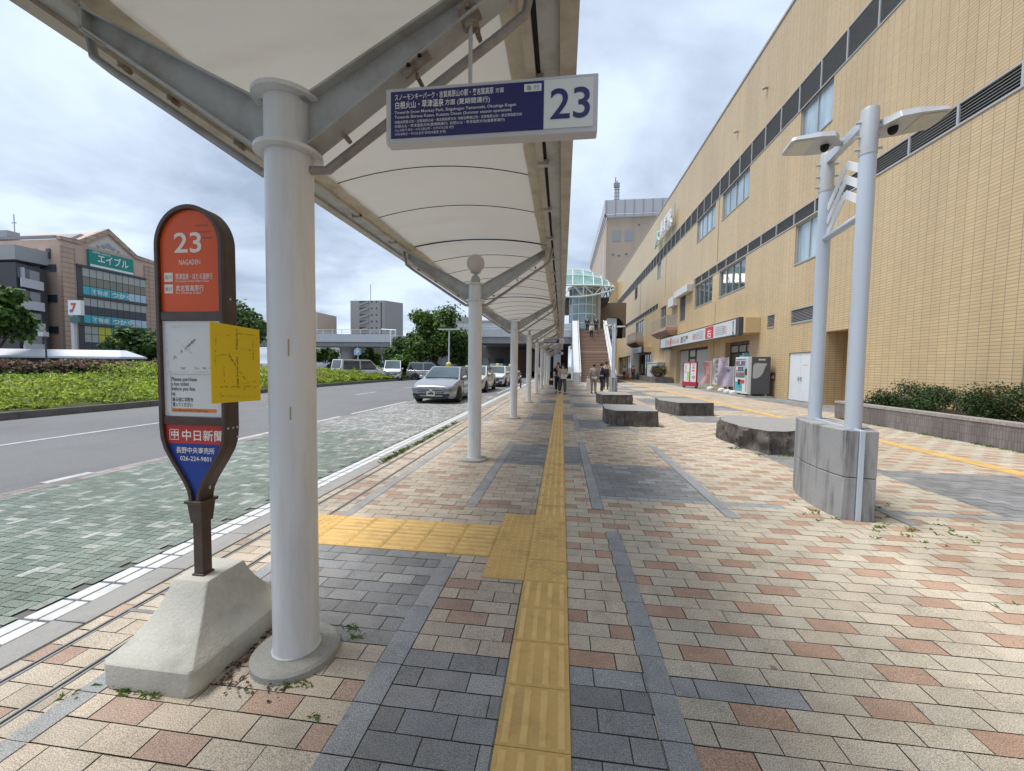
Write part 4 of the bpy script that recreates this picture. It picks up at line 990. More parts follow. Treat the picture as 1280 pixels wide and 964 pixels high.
b = MB(); cols = [pm('can_red', (.5,.06,.05), .3), pm('can_blue', (.05,.2,.5), .3), pm('can_white', (.7,.7,.7), .3), pm('can_brown', (.2,.09,.04), .3), pm('can_green', (.08,.3,.1), .3), pm('can_cyan', (.1,.4,.55), .3)]
for r_ in range(3):
    for k in range(9): b.use(random.choice(cols)).box(9.578, 21.0+.115*k, 1.10+.31*r_, 9.59, 21.075+.115*k, 1.29+.31*r_)
b.use(M_vw)
for r_ in range(3): b.box(9.572,20.96,1.30+.31*r_,9.59,22.05,1.335+.31*r_)
b.build('drinks', None, vf, smooth=False)
b = MB(); b.use(pm('poster_cyan', (.06,.36,.55), .4)).box(9.585,21.25,.30,9.6,22.08,.78); b.use(cols[0]).box(9.58,20.98,.72,9.595,21.4,.9); b.use(M_dark).box(9.58,21.45,.62,9.592,21.75,.92); b.use(cols[4]).box(9.579,21.3,.5,9.592,21.7,.58); b.build('poster', None, vf, smooth=False)
b = MB(); b.use(M_steel).box(9.585,20.72,.3,9.6,20.84,1.1); b.use(M_dark).box(9.583,20.72,1.15,9.6,20.9,1.5); b.use(pm('lamp_blue', (.4,.5,.65), .4)).box(9.583,20.71,1.55,9.6,20.9,2.05); b.build('coin_slot', None, vf, smooth=False)
lf = [(9.86,1.0),(10.05,1.0),(10.25,1.12),(10.38,1.35),(10.45,1.6),(10.55,1.78),(10.2,1.8),(9.95,1.79),(9.86,1.65)]
b = MB(); b.prism(lf, 'y', 20.652, 20.657); b.build('leaf_emblem', pm('emblem_grey', (.42,.43,.43), .5), vb, smooth=False)
b = MB(); b.use(M_panelw)
for k in range(5): b.box(10.12+.07*k,20.653,1.94,10.17+.07*k,20.657,2.02)
b.build('lettering', None, vb, smooth=False)
b = MB(); b.box(9.7,21.5,2.13,10.1,21.95,2.22); b.box(9.75,21.55,2.22,10.05,21.7,2.36); b.build('top_box', pm('teal_box', (.12,.26,.28), .5), vm, smooth=False)

# banner flags
def banner(x, y, label, col, txt, tcol, hgt, sw, sd):
    random.seed(sd)
    t = thing('banner_flag', label, 'banner', (x, y, 0), R(66), group='banner flags beside the vending machine', local=True)
    b = MB(); b.lathe([(.24,0),(.25,.05),(.22,.14),(.12,.2),(.03,.21)], (0,0,0), 24); b.build('base', pm('base_white', (.66,.67,.68), .4, var=.05), t)
    b = MB(); b.tube([(0,0,.18),(0,0,hgt+.05)], .014, 8); b.tube([(0,-.02,hgt),(0,.5,hgt)], .008, 6); b.build('pole', M_fin, t)
    b = MB(); b.use(pm(col[0], col[1], .8, var=.15, vs=3)); nx, nz = 8, 18; z0, z1 = .42, hgt-.02; vs = []
    for j in range(nz+1):
        v = j/nz
        for i in range(nx+1):
            u = i/nx; wdt = .56*(1 if sw < .5 else (.55+.45*abs(1-2*v))); vs.append((.03+.06*math.sin(u*5+v*4+sd)*u+sw*.25*(1-v)*u*0, .015+u*wdt+sw*.12*(1-v)*u, z0+(z1-z0)*v))
    b.add(vs, [(j*(nx+1)+i, j*(nx+1)+i+1, (j+1)*(nx+1)+i+1, (j+1)*(nx+1)+i) for j in range(nz) for i in range(nx)])
    f = b.build('flag', None, t, recalc=False)
    b = MB(); b.use(pm(tcol[0], tcol[1], .8))
    n = len(txt)
    for k, ch in enumerate(txt): b.text(ch, .25, (-.06,.42,z1-.3-(z1-z0-.12)/n*k), -90, 'LEFT', .26, .015)
    b.build('lettering', None, f, smooth=False, recalc=False)
PINK = ('flag_pink', (.50,.30,.29)); WHT = ('flag_white', (.62,.58,.60)); LAV = ('flag_lavender', (.42,.38,.48)); CRIM = ('flag_crimson', (.45,.08,.12)); DK = ('flag_ink', (.06,.05,.08))
banner(10.42, 28.1, 'dusty pink banner flag bunched at its middle, nearest the red display', PINK, '地酒', CRIM, 2.0, 1., 2)
banner(10.45, 26.2, 'white banner flag with dark characters and a red lower part', WHT, 'おやきそば', DK, 2.15, 0., 3)
banner(10.2, 24.6, 'pale banner flag with crimson characters just left of the vending machine', LAV, 'ソフト', CRIM, 2.15, 0., 5)
banner(10.1, 23.5, 'lavender banner flag half hidden behind the vending machine', LAV, '氷', DK, 1.6, 0., 8)
random.seed(5)
# red display stand
rs = thing('display_stand', 'red framed two-panel display stand on castors with red characters', 'display stand', (9.8, 30, 0))
b = MB(); b.box(9.5,29.15,.14,9.74,31.15,.46); b.box(9.52,29.2,.46,9.58,29.27,2.0); b.box(9.52,31.03,.46,9.58,31.1,2.0); b.box(9.52,30.11,.46,9.58,30.19,2.0); b.box(9.52,29.2,1.95,9.6,31.1,2.02); b.box(9.62,29.2,.46,9.66,31.1,2.0); b.build('frame', pm('stand_red', (.36,.03,.05), .45, var=.08), rs, smooth=False)
b = MB(); b.box(9.56,29.27,.47,9.6,30.11,1.95); pa = b.build('panel', M_whitep, rs, smooth=False)
b = MB(); b.use(M_redp)
for k, ch in enumerate('営業中'): b.text(ch, .36, (9.555,29.89,1.52-.42*k), -90, 'LEFT', .4, .02)
b.build('lettering', None, pa, smooth=False, recalc=False)
b = MB(); b.box(9.56,30.19,.47,9.6,31.03,1.95); pa = b.build('panel', M_whitep, rs, smooth=False)
b = MB(); b.use(M_gray).text('定', .32, (9.555,30.9,1.5), -90, 'LEFT', .34, .01); b.text('食', .32, (9.555,30.9,1.15), -90, 'LEFT', .34, .01); b.use(pm('lime', (.3,.6,.08), .5)).box(9.55,30.3,.6,9.559,30.55,1.25); b.build('lettering', None, pa, smooth=False, recalc=False)
b = MB()
for (x, y) in ((9.54,29.3),(9.72,29.3),(9.54,31.0),(9.72,31.0)): b.lathe([(.07,-.025),(.07,.025)], (x,y,.07), 12, 'x'); b.box(x-.03,y-.03,.07,x+.03,y+.03,.15)
b.build_each('castor', M_dark, rs)
rs.rotation_euler = (0,0,R(38)); rs.scale = (1,.60,.98)
# white cabinet and small planter with a shrub
wc = thing('cabinet', 'plain white cabinet against the wall between shop front and dark entrance', 'cabinet', (10.6, 45.8, 0))
b = MB(); b.box(10.25,43.2,.12,10.98,48.6,2.05); b.build('body', M_door, wc, smooth=False, bevel=.01); b = MB(); b.box(10.2,43.1,2.05,10.99,48.7,2.15); b.build('top', M_fin, wc, smooth=False); b = MB(); b.box(10.3,43.3,0,10.95,48.5,.12); b.build('plinth', M_wfd, wc, smooth=False)
p2 = thing('planter', 'low stone planter with a reddish shrub in front of the shop pillar', 'planter', (10.0, 43, 0))
b = MB(); b.ring([(9.2,39.5),(10.9,39.5),(10.9,51.5),(9.2,51.5)], [(9.4,39.7),(10.7,39.7),(10.7,51.3),(9.4,51.3)], 'z', -.02, .55); b.build('wall', M_ptile, p2, smooth=False)
b = MB(); b.box(9.38,39.68,-.02,10.72,51.32,.46); b.build('soil', MATS['soil'], p2, smooth=False)
sh = thing('shrub', 'round shrub with reddish new leaves in the low stone planter', 'shrub', (10.05, 41.5, .46))
b = MB()
for k in range(26): cloud(b, (9.95+random.uniform(-.4,.4), 41.4+random.uniform(-1.3,1.3), .95+random.uniform(-.25,.55)), (.4,.5,.35), 130, .09, [(.05,.08,.03),(.07,.11,.035),(.20,.075,.05),(.12,.07,.035)], .3)
b.build('foliage', M_leaf, sh, recalc=False, smooth=False); b = MB(); b.tube([(10.05,41.5,.4),(10.05,41.5,1.0)], .05, 6); b.build('stem', M_bark, sh)
# ---------------------------------------------------------------- stairs, deck, lift tower, glass roof
M_stair = pm('stair_brown', (.46,.34,.27), .85, var=.12, vs=4, spk=.2, spks=60)
M_nose = pm('stair_nosing', (.12,.08,.06), .8)
M_deckw = pm('deck_fascia', (.52,.55,.60), .45, var=.05, vs=1., dirt=(.4,.42,.44), dscale=1., damt=.4)
M_deckg = pm('deck_beam', (.30,.31,.32), .7, var=.08, vs=1., dirt=(.2,.2,.2), dscale=.8, damt=.4)
M_panel_l = pm('pale_panel', (.55,.58,.62), .5, var=.05, vs=1.5)
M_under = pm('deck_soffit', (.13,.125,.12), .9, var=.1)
ss = thing('staircase', 'broad brown staircase climbing to the pedestrian deck', 'staircase', (3.1, 37, 0))
b = MB(); n = 36; y0, y1 = 37., 46.4
for k in range(n):
    ya, zb = y0+(y1-y0)*k/n, 6.0*(k+1)/n
    if k in (17, 18): zb = 6.0*18/n
    b.use(M_stair).box(1.65, ya, 0 if k < 1 else 6.0*(k-1)/n-.3, 4.75, ya+(y1-y0)/n+.001, zb)
    b.use(M_nose).box(1.66, ya-.015, zb-.055, 4.74, ya+.001, zb+.004)
b.build('steps', None, ss, smooth=False)
for (xa, xb, nm) in ((1.05,1.63,'l'), (4.77,5.05,'r')):
    b = MB(); b.prism([(36.9,0),(36.9,.95),(46.3,6.95),(47.2,6.95),(47.2,0)], 'x', xa, xb); wl = b.build('side_wall', M_panel_l, ss, smooth=False, bevel=.01)
    b = MB(); xr = (1.72 if nm == 'l' else 4.68); b.tube([(xr,36.7,.95),(xr,46.2,6.98),(xr,47,6.98)], .04, 8); b.tube([(xr,36.7,.6),(xr,46.2,6.6)], .03, 8)
    for k in range(9): yy = 36.9+1.15*k; zz = (yy-37)*6/9.4; b.tube([(xr,yy,max(0,zz)),(xr,yy,zz+1.05)], .025, 6)
    b.build('handrail', M_fin, wl)
dk = thing('pedestrian_deck', 'white sided pedestrian deck crossing above the road to the head of the stairs', 'pedestrian deck', (-8, 50, 0))
def deckbox(mb_f, mb_b, x0, y0, x1, y1):
    mb_f.box(x0, y0, 5.15, x1, y0+.12, 6.05); mb_b.box(x0, y0+.125, 4.35, x1, y1, 5.16); mb_b.box(x0, y0+.2, 5.16, x1, y1, 5.95)
f, g2 = MB(), MB(); deckbox(f, g2, -14.5, 48, 1.03, 54); f.box(.9, 48.13, 4.3, 1.03, 50, 6.05); f.build('fascia', M_deckw, dk, smooth=False); g2.build('beam', M_deckg, dk, smooth=False)
b = MB(); x = -14.4
while x < 1.0: b.box(x, 47.99, 5.15, x+.02, 47.999, 6.05); x += 2.2
b.build('panel_joint', M_deckg, dk, smooth=False)
b = MB(); b.box(-14.5,48.05,6.72,1.0,48.12,6.79); x = -14.4
while x < 1.0: b.box(x,48.06,6.05,x+.05,48.11,6.72); x += 1.9
b.box(-14.5,48.05,6.4,1.0,48.10,6.43); b.build('railing', M_fin, dk, smooth=False)
b = MB(); b.box(-14.5,48.075,6.08,1.0,48.085,6.70); b.build('railing_panel', pm('frosted_rail', (.6,.65,.70), .25, var=.04), dk, smooth=False)
b = MB()
for (x0, x1, y0, y1) in ((-12.1,-11.0,49,52),(-6.9,-6.2,50,52),(-1.15,-.25,48.6,49.6)): b.box(x0,y0,-.05,x1,y1,4.36)
b.build_each('pier', pm('pier_grey', (.36,.36,.37), .8, var=.1, vs=2), dk, smooth=False, bevel=.03)
b = MB(); b.box(1.06,46.5,5.3,1.6,70,6.0); b.box(4.9,46.5,5.2,6.3,84,5.98); b.box(1.6,47.2,5.2,4.9,84,5.99); b.box(-14.5,54,5.2,1.05,84,5.99); b.build('deck_slab', M_deckg, dk, smooth=False)
b = MB(); b.box(5.06,46.45,5.98,6.2,46.5,7.15); b.box(5.06,46.4,7.15,6.2,46.5,7.22); b.build('parapet', pm('parapet_glass', (.42,.48,.50), .2, var=.1), dk, smooth=False)
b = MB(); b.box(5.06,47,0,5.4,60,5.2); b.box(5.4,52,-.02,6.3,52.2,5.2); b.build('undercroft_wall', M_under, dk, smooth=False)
lt = thing('lift_tower', 'round glass stair and lift tower at the top of the stairs', 'glass tower', (2.5, 52.5, 6))
b = MB(); b.lathe([(1.75,0),(1.75,5.7)], (2.5,52.5,6), 24); b.build('glazing', glass_mat('tower_glass', (.22,.36,.40)), lt, ang=60)
b = MB()
for z in (.05,1.2,2.4,3.6,4.8,5.7): b.lathe([(1.74,z-.05),(1.8,z-.05),(1.8,z+.05),(1.74,z+.05)], (2.5,52.5,6), 32)
for k in range(12): a = 2*PI*k/12+.2; b.tube([(2.5+1.78*math.cos(a),52.5+1.78*math.sin(a),6),(2.5+1.78*math.cos(a),52.5+1.78*math.sin(a),11.7)], .05, 6)
b.lathe([(2.0,5.72),(2.0,5.95),(1.6,6.0)], (2.5,52.5,6), 32); b.build('frame', M_fin, lt)
b = MB(); b.box(1.9,51.6,6,2.1,51.8,10.6); b.box(2.9,51.6,6,3.1,51.8,10.6); b.build_each('guide_column', M_panel_l, lt, smooth=False)
pc = thing('column', 'plain white round column beside the glass tower', 'column', (4.55, 53, 6)); b = MB(); b.lathe([(.36,0),(.36,6.2)], (4.55,53,6), 20); b.build('shaft', M_panel_l, pc); b = MB(); b.lathe([(.5,-.02),(.5,.15),(.37,.18)], (4.55,53,6), 20); b.build('base', M_plinth, pc)
gr = thing('glass_roof', 'arched glass roof with white trusses over the station entrance', 'glass roof', (1.2, 58, 10))
gl = MB(); fr = MB(); CXR, RW, ZB, ZH = 1.1, 5.2, 11.4, 3.9; nseg, nrow = 12, 5
def gp(i, j):
    a = PI*i/nseg; y = (49.5,50.6,52.2,54.6,58.,66.)[j]; s_ = (.10,.48,.75,.92,1.,1.)[j]
    return Vector((CXR-RW*math.cos(a), y, ZB+ZH*s_*math.sin(a)))
for i in range(nseg):
    for j in range(nrow): gl.quad(gp(i,j), gp(i+1,j), gp(i+1,j+1), gp(i,j+1))
gl.build('glazing', glass_mat('roof_glass', (.22,.38,.36), .1), gr, smooth=False)
for j in range(nrow+1): fr.tube([gp(i,j) for i in range(nseg+1)], .09, 6)
for i in range(nseg+1): fr.tube([gp(i,j) for j in range(nrow+1)], .07, 6)
low = [(CXR-RW+2*RW*k/8, 49.5, ZB-1.1+.9*abs(2*k/8-1)**2) for k in range(9)]; hi_ = [gp(i,0) for i in range(nseg+1)]
fr.tube(low, .1, 6)
for k in range(8):
    xm = (low[k][0]+low[k+1][0])/2; tp = min(hi_, key=lambda p: abs(p.x-xm)); tp = Vector((tp.x, tp.y, min(tp.z, ZB+1.5)))
    fr.tube([low[k], tp], .06, 6); fr.tube([low[k+1], tp], .06, 6)
fr.build('truss', pm('truss_white', (.62,.66,.60), .45, var=.05), gr)
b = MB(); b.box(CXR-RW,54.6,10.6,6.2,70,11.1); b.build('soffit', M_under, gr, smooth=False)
eh = thing('entrance_block', 'shadowy arched entrance block between the glass tower and the ochre pier', 'entrance', (7.5, 60, 6))
b = MB(); pts = [(5.3,5.99),(5.3,11.2),(9.34,11.2),(9.34,5.99),(8.9,5.99)] + [(7.7-1.3*math.cos(PI-PI*k/12), 7.6+1.4*math.sin(PI-PI*k/12)) for k in range(13)] + [(6.4,5.99)]
b.prism([(5.3,5.99),(5.3,11.2),(9.34,11.2),(9.34,5.99),(9.0,5.99)]+[(7.7+1.3*math.cos(PI*k/12), 7.6+1.4*math.sin(PI*k/12)) for k in range(13)]+[(6.4,5.99)], 'y', 60, 60.5); b.build('wall', pm('entrance_brown', (.24,.18,.13), .8, var=.1), eh, smooth=False)
b = MB(); b.box(6.2,62,5.99,9.2,62.1,10); b.build('dark_interior', M_dark, eh, smooth=False)

# things under the deck
uw = thing('brick_wall', 'salmon brick wall seen under the pedestrian deck', 'wall', (-5.4, 60, 0)); b = MB(); b.box(-8.,60,-.05,-4.5,60.3,3.9); b.build('face', tile_mat('salmon_brick', (.46,.20,.12), (.42,.18,.11), (.3,.2,.15), .4, .12, .012, .5, .8), uw, smooth=False); b = MB(); b.box(-8.05,59.95,3.9,-4.45,60.35,4.0); b.build('coping', M_deckg, uw, smooth=False)
gw = thing('lattice_screen', 'cream lattice screen behind the posts under the deck', 'screen', (-3.5, 58, 0))
b = MB()
for k in range(9): b.box(-4.6+.36*k,58,-.04,-4.52+.36*k,58.06,3.6)
for k in range(9): b.box(-4.6,58.01,.4*k+.2,-1.64,58.05,.4*k+.27)
b.build('lattice', pm('lattice_brown', (.28,.22,.16), .7), gw, smooth=False); b = MB(); b.box(-4.6,58.1,0.7,-1.64,58.15,3.6); b.build('backing', pm('lattice_cream', (.55,.52,.45), .8, var=.3, vs=1.5), gw, smooth=False); b = MB(); b.box(-4.6,57.9,-.04,-1.64,58.2,.7); b.build('base', M_dark, gw, smooth=False)
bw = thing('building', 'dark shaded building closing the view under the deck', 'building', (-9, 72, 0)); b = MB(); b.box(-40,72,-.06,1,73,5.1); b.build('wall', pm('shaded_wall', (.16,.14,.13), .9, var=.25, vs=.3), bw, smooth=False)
b = MB()
for k in range(12): b.box(-36+2.6*k,71.95,.3,-34.4+2.6*k,71.99,2.9)
b.build_each('window', M_wgd, bw, smooth=False)

# tall buildings behind the station
M_far = pm('far_tan', (.50,.40,.315), .8, var=.05, vs=.15, dirt=(.28,.21,.16), dscale=.2, damt=.3, dsc3=(1,1,.2)); M_farw = pm('far_white', (.52,.52,.55), .7, var=.05)
tb = thing('tall_building', 'tall brown slab building with a pale rooftop screen behind the station', 'building', (17, 110, 0))
b = MB(); b.box(10.2,100,-.06,34,153,38.4); b.build('wall', M_far, tb, smooth=False)
b = MB(); b.box(9.8,99.6,38.4,34.2,99.9,39.); b.box(9.8,99.6,38.4,10.1,153,39.); b.box(9.8,99.5,39.2,34.2,99.8,42.4); b.box(9.6,99.6,39.2,9.9,153,42.4)
sc_ = b.build('roof_screen', M_farw, tb, smooth=False)
b = MB()
for k in range(11): b.box(9.9+2.2*k,99.4,38.6,10.05+2.2*k,99.5,42.4)
b.build_each('post', pm('far_grey', (.33,.33,.36), .7), sc_, smooth=False)
for (x, z, w_, h_) in ((11.6,32.6,2.,2.6),(14.6,32.6,2.,2.6),(11.2,20.5,2.,1.6),(11.6,29.2,.6,.35),(13.,28.9,.6,.3),(14.8,29.2,.6,.35),(17.7,36.2,.5,.4)):
    b = MB(); b.box(x,99.95,z,x+w_,99.99,z+h_); b.build('window', M_wgd if h_ < 1 else pm('far_glass', (.33,.34,.36), .3), tb, smooth=False)
for k in range(3): b = MB(); b.box(10.15,105+9*k,22,10.19,107.5+9*k,34); b.build('window', M_farw, tb, smooth=False)
b = MB()
for k in range(3): b.tube([(12.2+.4*k,101,41),(12.2+.4*k,101,48.4-k*.8)], .14, 6)
for k in range(6): b.box(11.9,100.9,43+.8*k,13.3,101.1,43.12+.8*k)
b.box(11.8,100.7,46,13.2,101.2,47); b.build('antenna', M_deckg, tb)

# left footbridge
fb = thing('footbridge', 'white sided footbridge spanning the car park on round grey piers', 'footbridge', (-32, 58, 0))
b = MB(); b.box(-64,58,5.,-26,58.15,6.25); b.box(-26.2,58.15,5.,-26.05,66,6.25); b.build('fascia', M_deckw, fb, smooth=False)
b = MB(); b.box(-64,58.2,4.3,-26.2,63,5.05); b.box(-64,58.2,5.05,-26.2,63,6.1); b.build('beam', M_deckg, fb, smooth=False)
b = MB(); b.box(-64,58.05,6.9,-26,58.12,6.98); b.box(-64,58.05,6.55,-26,58.1,6.6); x = -64
while x < -26: b.box(x,58.06,6.2,x+.06,58.12,6.95); x += 1.6
b.build('railing', M_fin, fb, smooth=False)
b = MB()
for x in (-35.6,-48): b.lathe([(1.1,0),(1.0,3.7),(1.5,4.32)], (x,60.5,0), 18)
b.build_each('pier', pm('pier_grey', (.36,.36,.37), .8), fb)

# buildings on the left
M_bro = pm('pinkish_tile', (.56,.40,.32), .7, var=.06, vs=.3, dirt=(.30,.19,.145), dscale=.3, damt=.3); M_brl = tile_mat('brown_tile_band', (.50,.365,.275), (.47,.34,.255), (.30,.21,.165), 1.6, .75, .06, 0., .7)
bb = thing('office_building', 'pinkish brown gabled office building carrying a green signboard', 'building', (-80, 56, 0))
b = MB(); b.use(M_bro).box(-100,50.35,-.06,-76.,64.4,19.2); b.box(-100,64.4,-.06,-75.6,72,18.6)
b.prism([(50.35,19.2),(50.35,19.9),(52.6,20.1),(56.7,23.1),(61.0,20.0),(64.4,19.7),(64.4,19.2)], 'x', -100, -76.); b.build('wall', None, bb, smooth=False)
b = MB(); b.use(M_brl)
for (y0, y1) in ((50.3,52.0),(62.3,64.0)): b.box(-76.3,y0,-.05,-75.85,y1,19.0)
b.prism([(50.2,19.8),(50.2,20.3),(52.55,20.5),(56.7,23.6),(61.1,20.4),(64.6,20.1),(64.6,19.6),(60.9,19.7),(56.7,22.7),(52.7,19.8)], 'x', -76.6, -75.75); b.build('gable_trim', None, bb, smooth=False)
b = MB(); b.prism([(53.6,19.85),(56.7,22.2),(59.9,19.85)], 'x', -76.2, -75.96); gb = b.build('gable_panel', pm('pale_cream', (.52,.50,.45), .7), bb, smooth=False)
b = MB()
for (y, z, r) in ((56.7,20.7,.45),(56.,20.4,.35),(57.4,20.4,.35),(55.2,20.2,.25),(58.2,20.2,.25)): b.lathe([(r,0),(r,.06),(.0001,.09)], (-75.96,y,z), 12, 'x')
b.build('ornament', M_gray, gb)
b = MB(); b.box(-98,50.3,20.1,-77,50.6,20.5); b.hexa([(-97,52,20.2),(-78,52,20.2),(-78,61,20.2),(-97,61,20.2),(-96,55,22.3),(-79,55,22.3),(-79,58,22.3),(-96,58,22.3)]); b.build('roof', pm('slate_roof', (.24,.25,.28), .6), bb, smooth=False)
b = MB(); b.box(-75.98,53.6,16.6,-75.55,60.2,19.35); sg_ = b.build('signboard', pm('sign_teal_green', (.0,.23,.20), .4), bb, smooth=False)
b = MB(); b.use(M_panelw).text('エイブル', 1.5, (-75.53,54.7,17.65), 90, 'LEFT', 4.6, .02); b.box(-75.54,53.7,16.7,-75.52,60.1,17.05); b.text('お部屋探しはおまかせ', .4, (-75.53,54.,18.9), 90, 'LEFT', 2.6, .01); b.build('lettering', None, sg_, smooth=False, recalc=False)
M_pw = pm('pane_pale', (.36,.40,.38), .2, var=.15, vs=.4); M_pb = pm('pane_tan', (.22,.22,.18), .25, var=.2, vs=.4); M_pc = pm('pane_cyan', (.06,.42,.50), .4, var=.15, vs=.2); M_py = pm('pane_yellow', (.50,.52,.06), .4, var=.3, vs=.5); M_pl = pm('pane_lightblue', (.42,.56,.68), .4, var=.1); M_pd = pm('pane_dark', (.05,.07,.09), .2, var=.2, vs=.5)
for fl, (z0, z1) in enumerate(((12.0,16.3),(7.5,11.6),(3.1,7.1))):
    b = MB(); b.box(-76.1,52.0,z1,-75.6,62.4,z1+.35); b.box(-76.0,52.05,z0-.1,-75.82,62.3,z1)
    w_ = b.build('window', M_wfd, bb, smooth=False)
    for r_ in range(3):
        ms_ = [[M_pc,M_pb,M_pw],[M_pc,M_pd,M_pw],[M_pd,M_py,M_py]][fl][r_]; b = MB()
        for k in range(10):
            y = 52.75+.96*k; b.use(ms_)
            if r_ == 0 and fl < 2 and k >= 7: b.use(M_pl)
            if fl == 2 and r_ and k < 2: b.use(M_pw)
            if fl == 2 and r_ == 0 and 4 <= k <= 6: b.use(pm('pane_pink', (.55,.28,.30), .4))
            if fl == 2 and r_ == 2 and k in (4,5): b.use(M_pc)
            dz = (z1-z0)/3; b.box(-75.84,y+.05,z0+dz*r_+.06,-75.79,y+.91,z0+dz*(r_+1)-.06)
        if r_ == 0 and fl < 2: b.use(M_panelw).text('つかく', 1.0, (-75.77,56.8,z0+.3), 90, 'LEFT', 2.9, .03); b.text('不動産', .8, (-75.77,53.9,z0+.35), 90, 'LEFT', 2.3, .01)
        b.build('pane', None, w_, smooth=False, recalc=False)
b = MB()
for fl in range(4):
    for k in range(2): b.box(-75.65,65.2+1.3*k,4+3.6*fl,-75.57,66.1+1.3*k,6.8+3.6*fl)
for (x, z) in ((-78.6,17),(-81.,17)): b.box(x,50.2,z,x+.7,50.36,z+1.5)
for z in (5.6,10.4,15.): b.box(-79.8,50.2,z,-77.,50.36,z+1.1)
b.build_each('side_window', M_pd, bb, smooth=False)
b = MB(); b.box(-100,46.5,15.9,-78.2,50.3,18.); b.box(-91,50.5,20,-86,52,21.6); b.tube([(-87,52,20),(-87,52,24.6)], .06, 6); b.box(-87.5,51.95,23.2,-86.6,52.05,23.3); b.build('roof_plant', pm('grey_parapet', (.36,.37,.38), .8, var=.08), bb, smooth=False)
ap = thing('apartment_building', 'charcoal apartment block with four white balconies', 'building', (-82, 47, 0))
b = MB(); b.prism([(-100,44.8),(-75.4,44.8),(-77.4,49.4),(-100,49.4)], 'z', -.06, 15.); b.build('wall', pm('charcoal_wall', (.055,.058,.068), .7, var=.1), ap, smooth=False)
d_ = Vector((-2.0,4.6,0)).normalized(); n_ = Vector((4.6,2.0,0)).normalized()
for k in range(4):
    z = 2.6+3.05*k; c = Vector((-76.15,46.6,z+.6))
    b = MB(); b.obox(c+n_*.35, d_*1.75, n_*.12, (0,0,.62)); bl = b.build('balcony', M_farw, ap, smooth=False)
    b = MB(); b.obox(c+Vector((0,0,1.35)), d_*1.75, n_*.05, (0,0,.72)); b.build('recess', pm('balcony_shade', (.16,.16,.17), .8), bl, smooth=False)
    b = MB(); b.obox(c-d_*1.3+n_*.2+Vector((0,0,1.3)), d_*.09, n_*.2, (0,0,.8)); b.build('divider', M_farw, bl, smooth=False)
    b = MB(); b.obox(c+d_*.75+n_*.07+Vector((0,0,1.3)), d_*.8, n_*.05, (0,0,.70)); b.build('inner_wall', pm('balcony_inner', (.30,.30,.31), .8), bl, smooth=False)
sp_ = thing('pole_sign', 'tall white pole sign with a red and orange emblem in front of the brown building', 'sign', (-61.4, 41.5, 0))
b = MB(); b.box(-61.95,41.4,-.05,-61.45,41.7,9.0); b.build('pole', M_farw, sp_, smooth=False)
b = MB(); b.box(-61.95,41.2,7.2,-60.1,41.6,9.05); hd_ = b.build('box', M_panelw, sp_, smooth=False)
b = MB(); b.use(pm('emblem_red', (.6,.05,.05), .4)).text('7', 1.3, (-61.5,41.18,7.75), 0, 'LEFT', .8, .05); b.use(pm('emblem_blue', (.12,.12,.4), .4)).box(-61.7,41.17,7.55,-61.3,41.19,7.9); b.build('emblem', None, hd_, smooth=False, recalc=False)
b = MB(); b.box(-61.8,41.2,6.3,-60.3,41.6,7.0); b.build('lower_box', pm('sign_dark_green', (.03,.12,.12), .4), sp_, smooth=False)
sr = thing('bus_shelter', 'long low white roofed shelter beyond the purple hedge', 'shelter', (-54, 34, 0))
b = MB(); b.hexa([(-78,31.4,1.75),(-46.2,34.6,1.75),(-46.4,37.5,1.75),(-78.2,34.5,1.75),(-78,31.4,1.95),(-46.2,34.6,1.95),(-46.4,37.5,1.95),(-78.2,34.5,1.95)]); b.hexa([(-78,31.5,1.95),(-46.2,34.7,1.95),(-46.4,37.4,1.95),(-78.2,34.4,1.95),(-78,32.6,2.75),(-47.6,35.7,2.65),(-47.7,36.4,2.65),(-78.2,33.4,2.75)]); b.build('roof', pm('shelter_white', (.60,.63,.68), .4, var=.04), sr, smooth=False)
b = MB()
for k in range(8): b.box(-77+4.3*k,32.4+.43*k,-.05,-76.8+4.3*k,32.6+.43*k,1.76)
b.build_each('post', M_deckg, sr, smooth=False)
b = MB(); b.hexa([(-77,33.8,-.05),(-47,36.8,-.05),(-47,36.9,-.05),(-77,33.9,-.05),(-77,33.8,1.7),(-47,36.8,1.7),(-47,36.9,1.7),(-77,33.9,1.7)]); b.build('back_wall', M_under, sr, smooth=False)
# far tower block with an outside stair
tw = thing('tower_block', 'grey tower block with a zigzag outside stair beyond the footbridge', 'building', (-86, 172, 0))
M_tw = pm('tower_grey', (.33,.315,.31), .8, var=.04, vs=.1); b = MB(); b.prism([(-96.8,170),(-80.3,170),(-75.,178),(-80,190),(-96.8,190)], 'z', -.06, 30.4); b.build('wall', M_tw, tw, smooth=False)
for k in range(10):
    z = 1.6+2.95*k
    b = MB(); b.box(-92.4,169.9,z+1.0,-88.,169.99,z+2.1); b.build('stair_opening', M_pd, tw, smooth=False)
    b = MB(); b.hexa([(-92.4,169.7,z-.1),(-88.,169.7,z+1.2),(-88.,169.9,z+1.2),(-92.4,169.9,z-.1),(-92.4,169.7,z+.9),(-88.,169.7,z+2.2),(-88.,169.9,z+2.2),(-92.4,169.9,z+.9)] if k % 1 == 0 else []); b.build('stair_flight', M_tw, tw, smooth=False)
    b = MB(); b.box(-86.8,169.95,z+1.3,-86.1,169.99,z+2.1); b.box(-84.6,169.95,z+1.3,-83.9,169.99,z+2.1); b.build_each('window', M_pd, tw, smooth=False)
b = MB(); b.box(-82.2,169.9,2,-81.7,169.98,29.6); b.tube([(-88,172,30),(-88,172,38)], .12, 6); b.build('service_shaft', M_pd, tw, smooth=False)
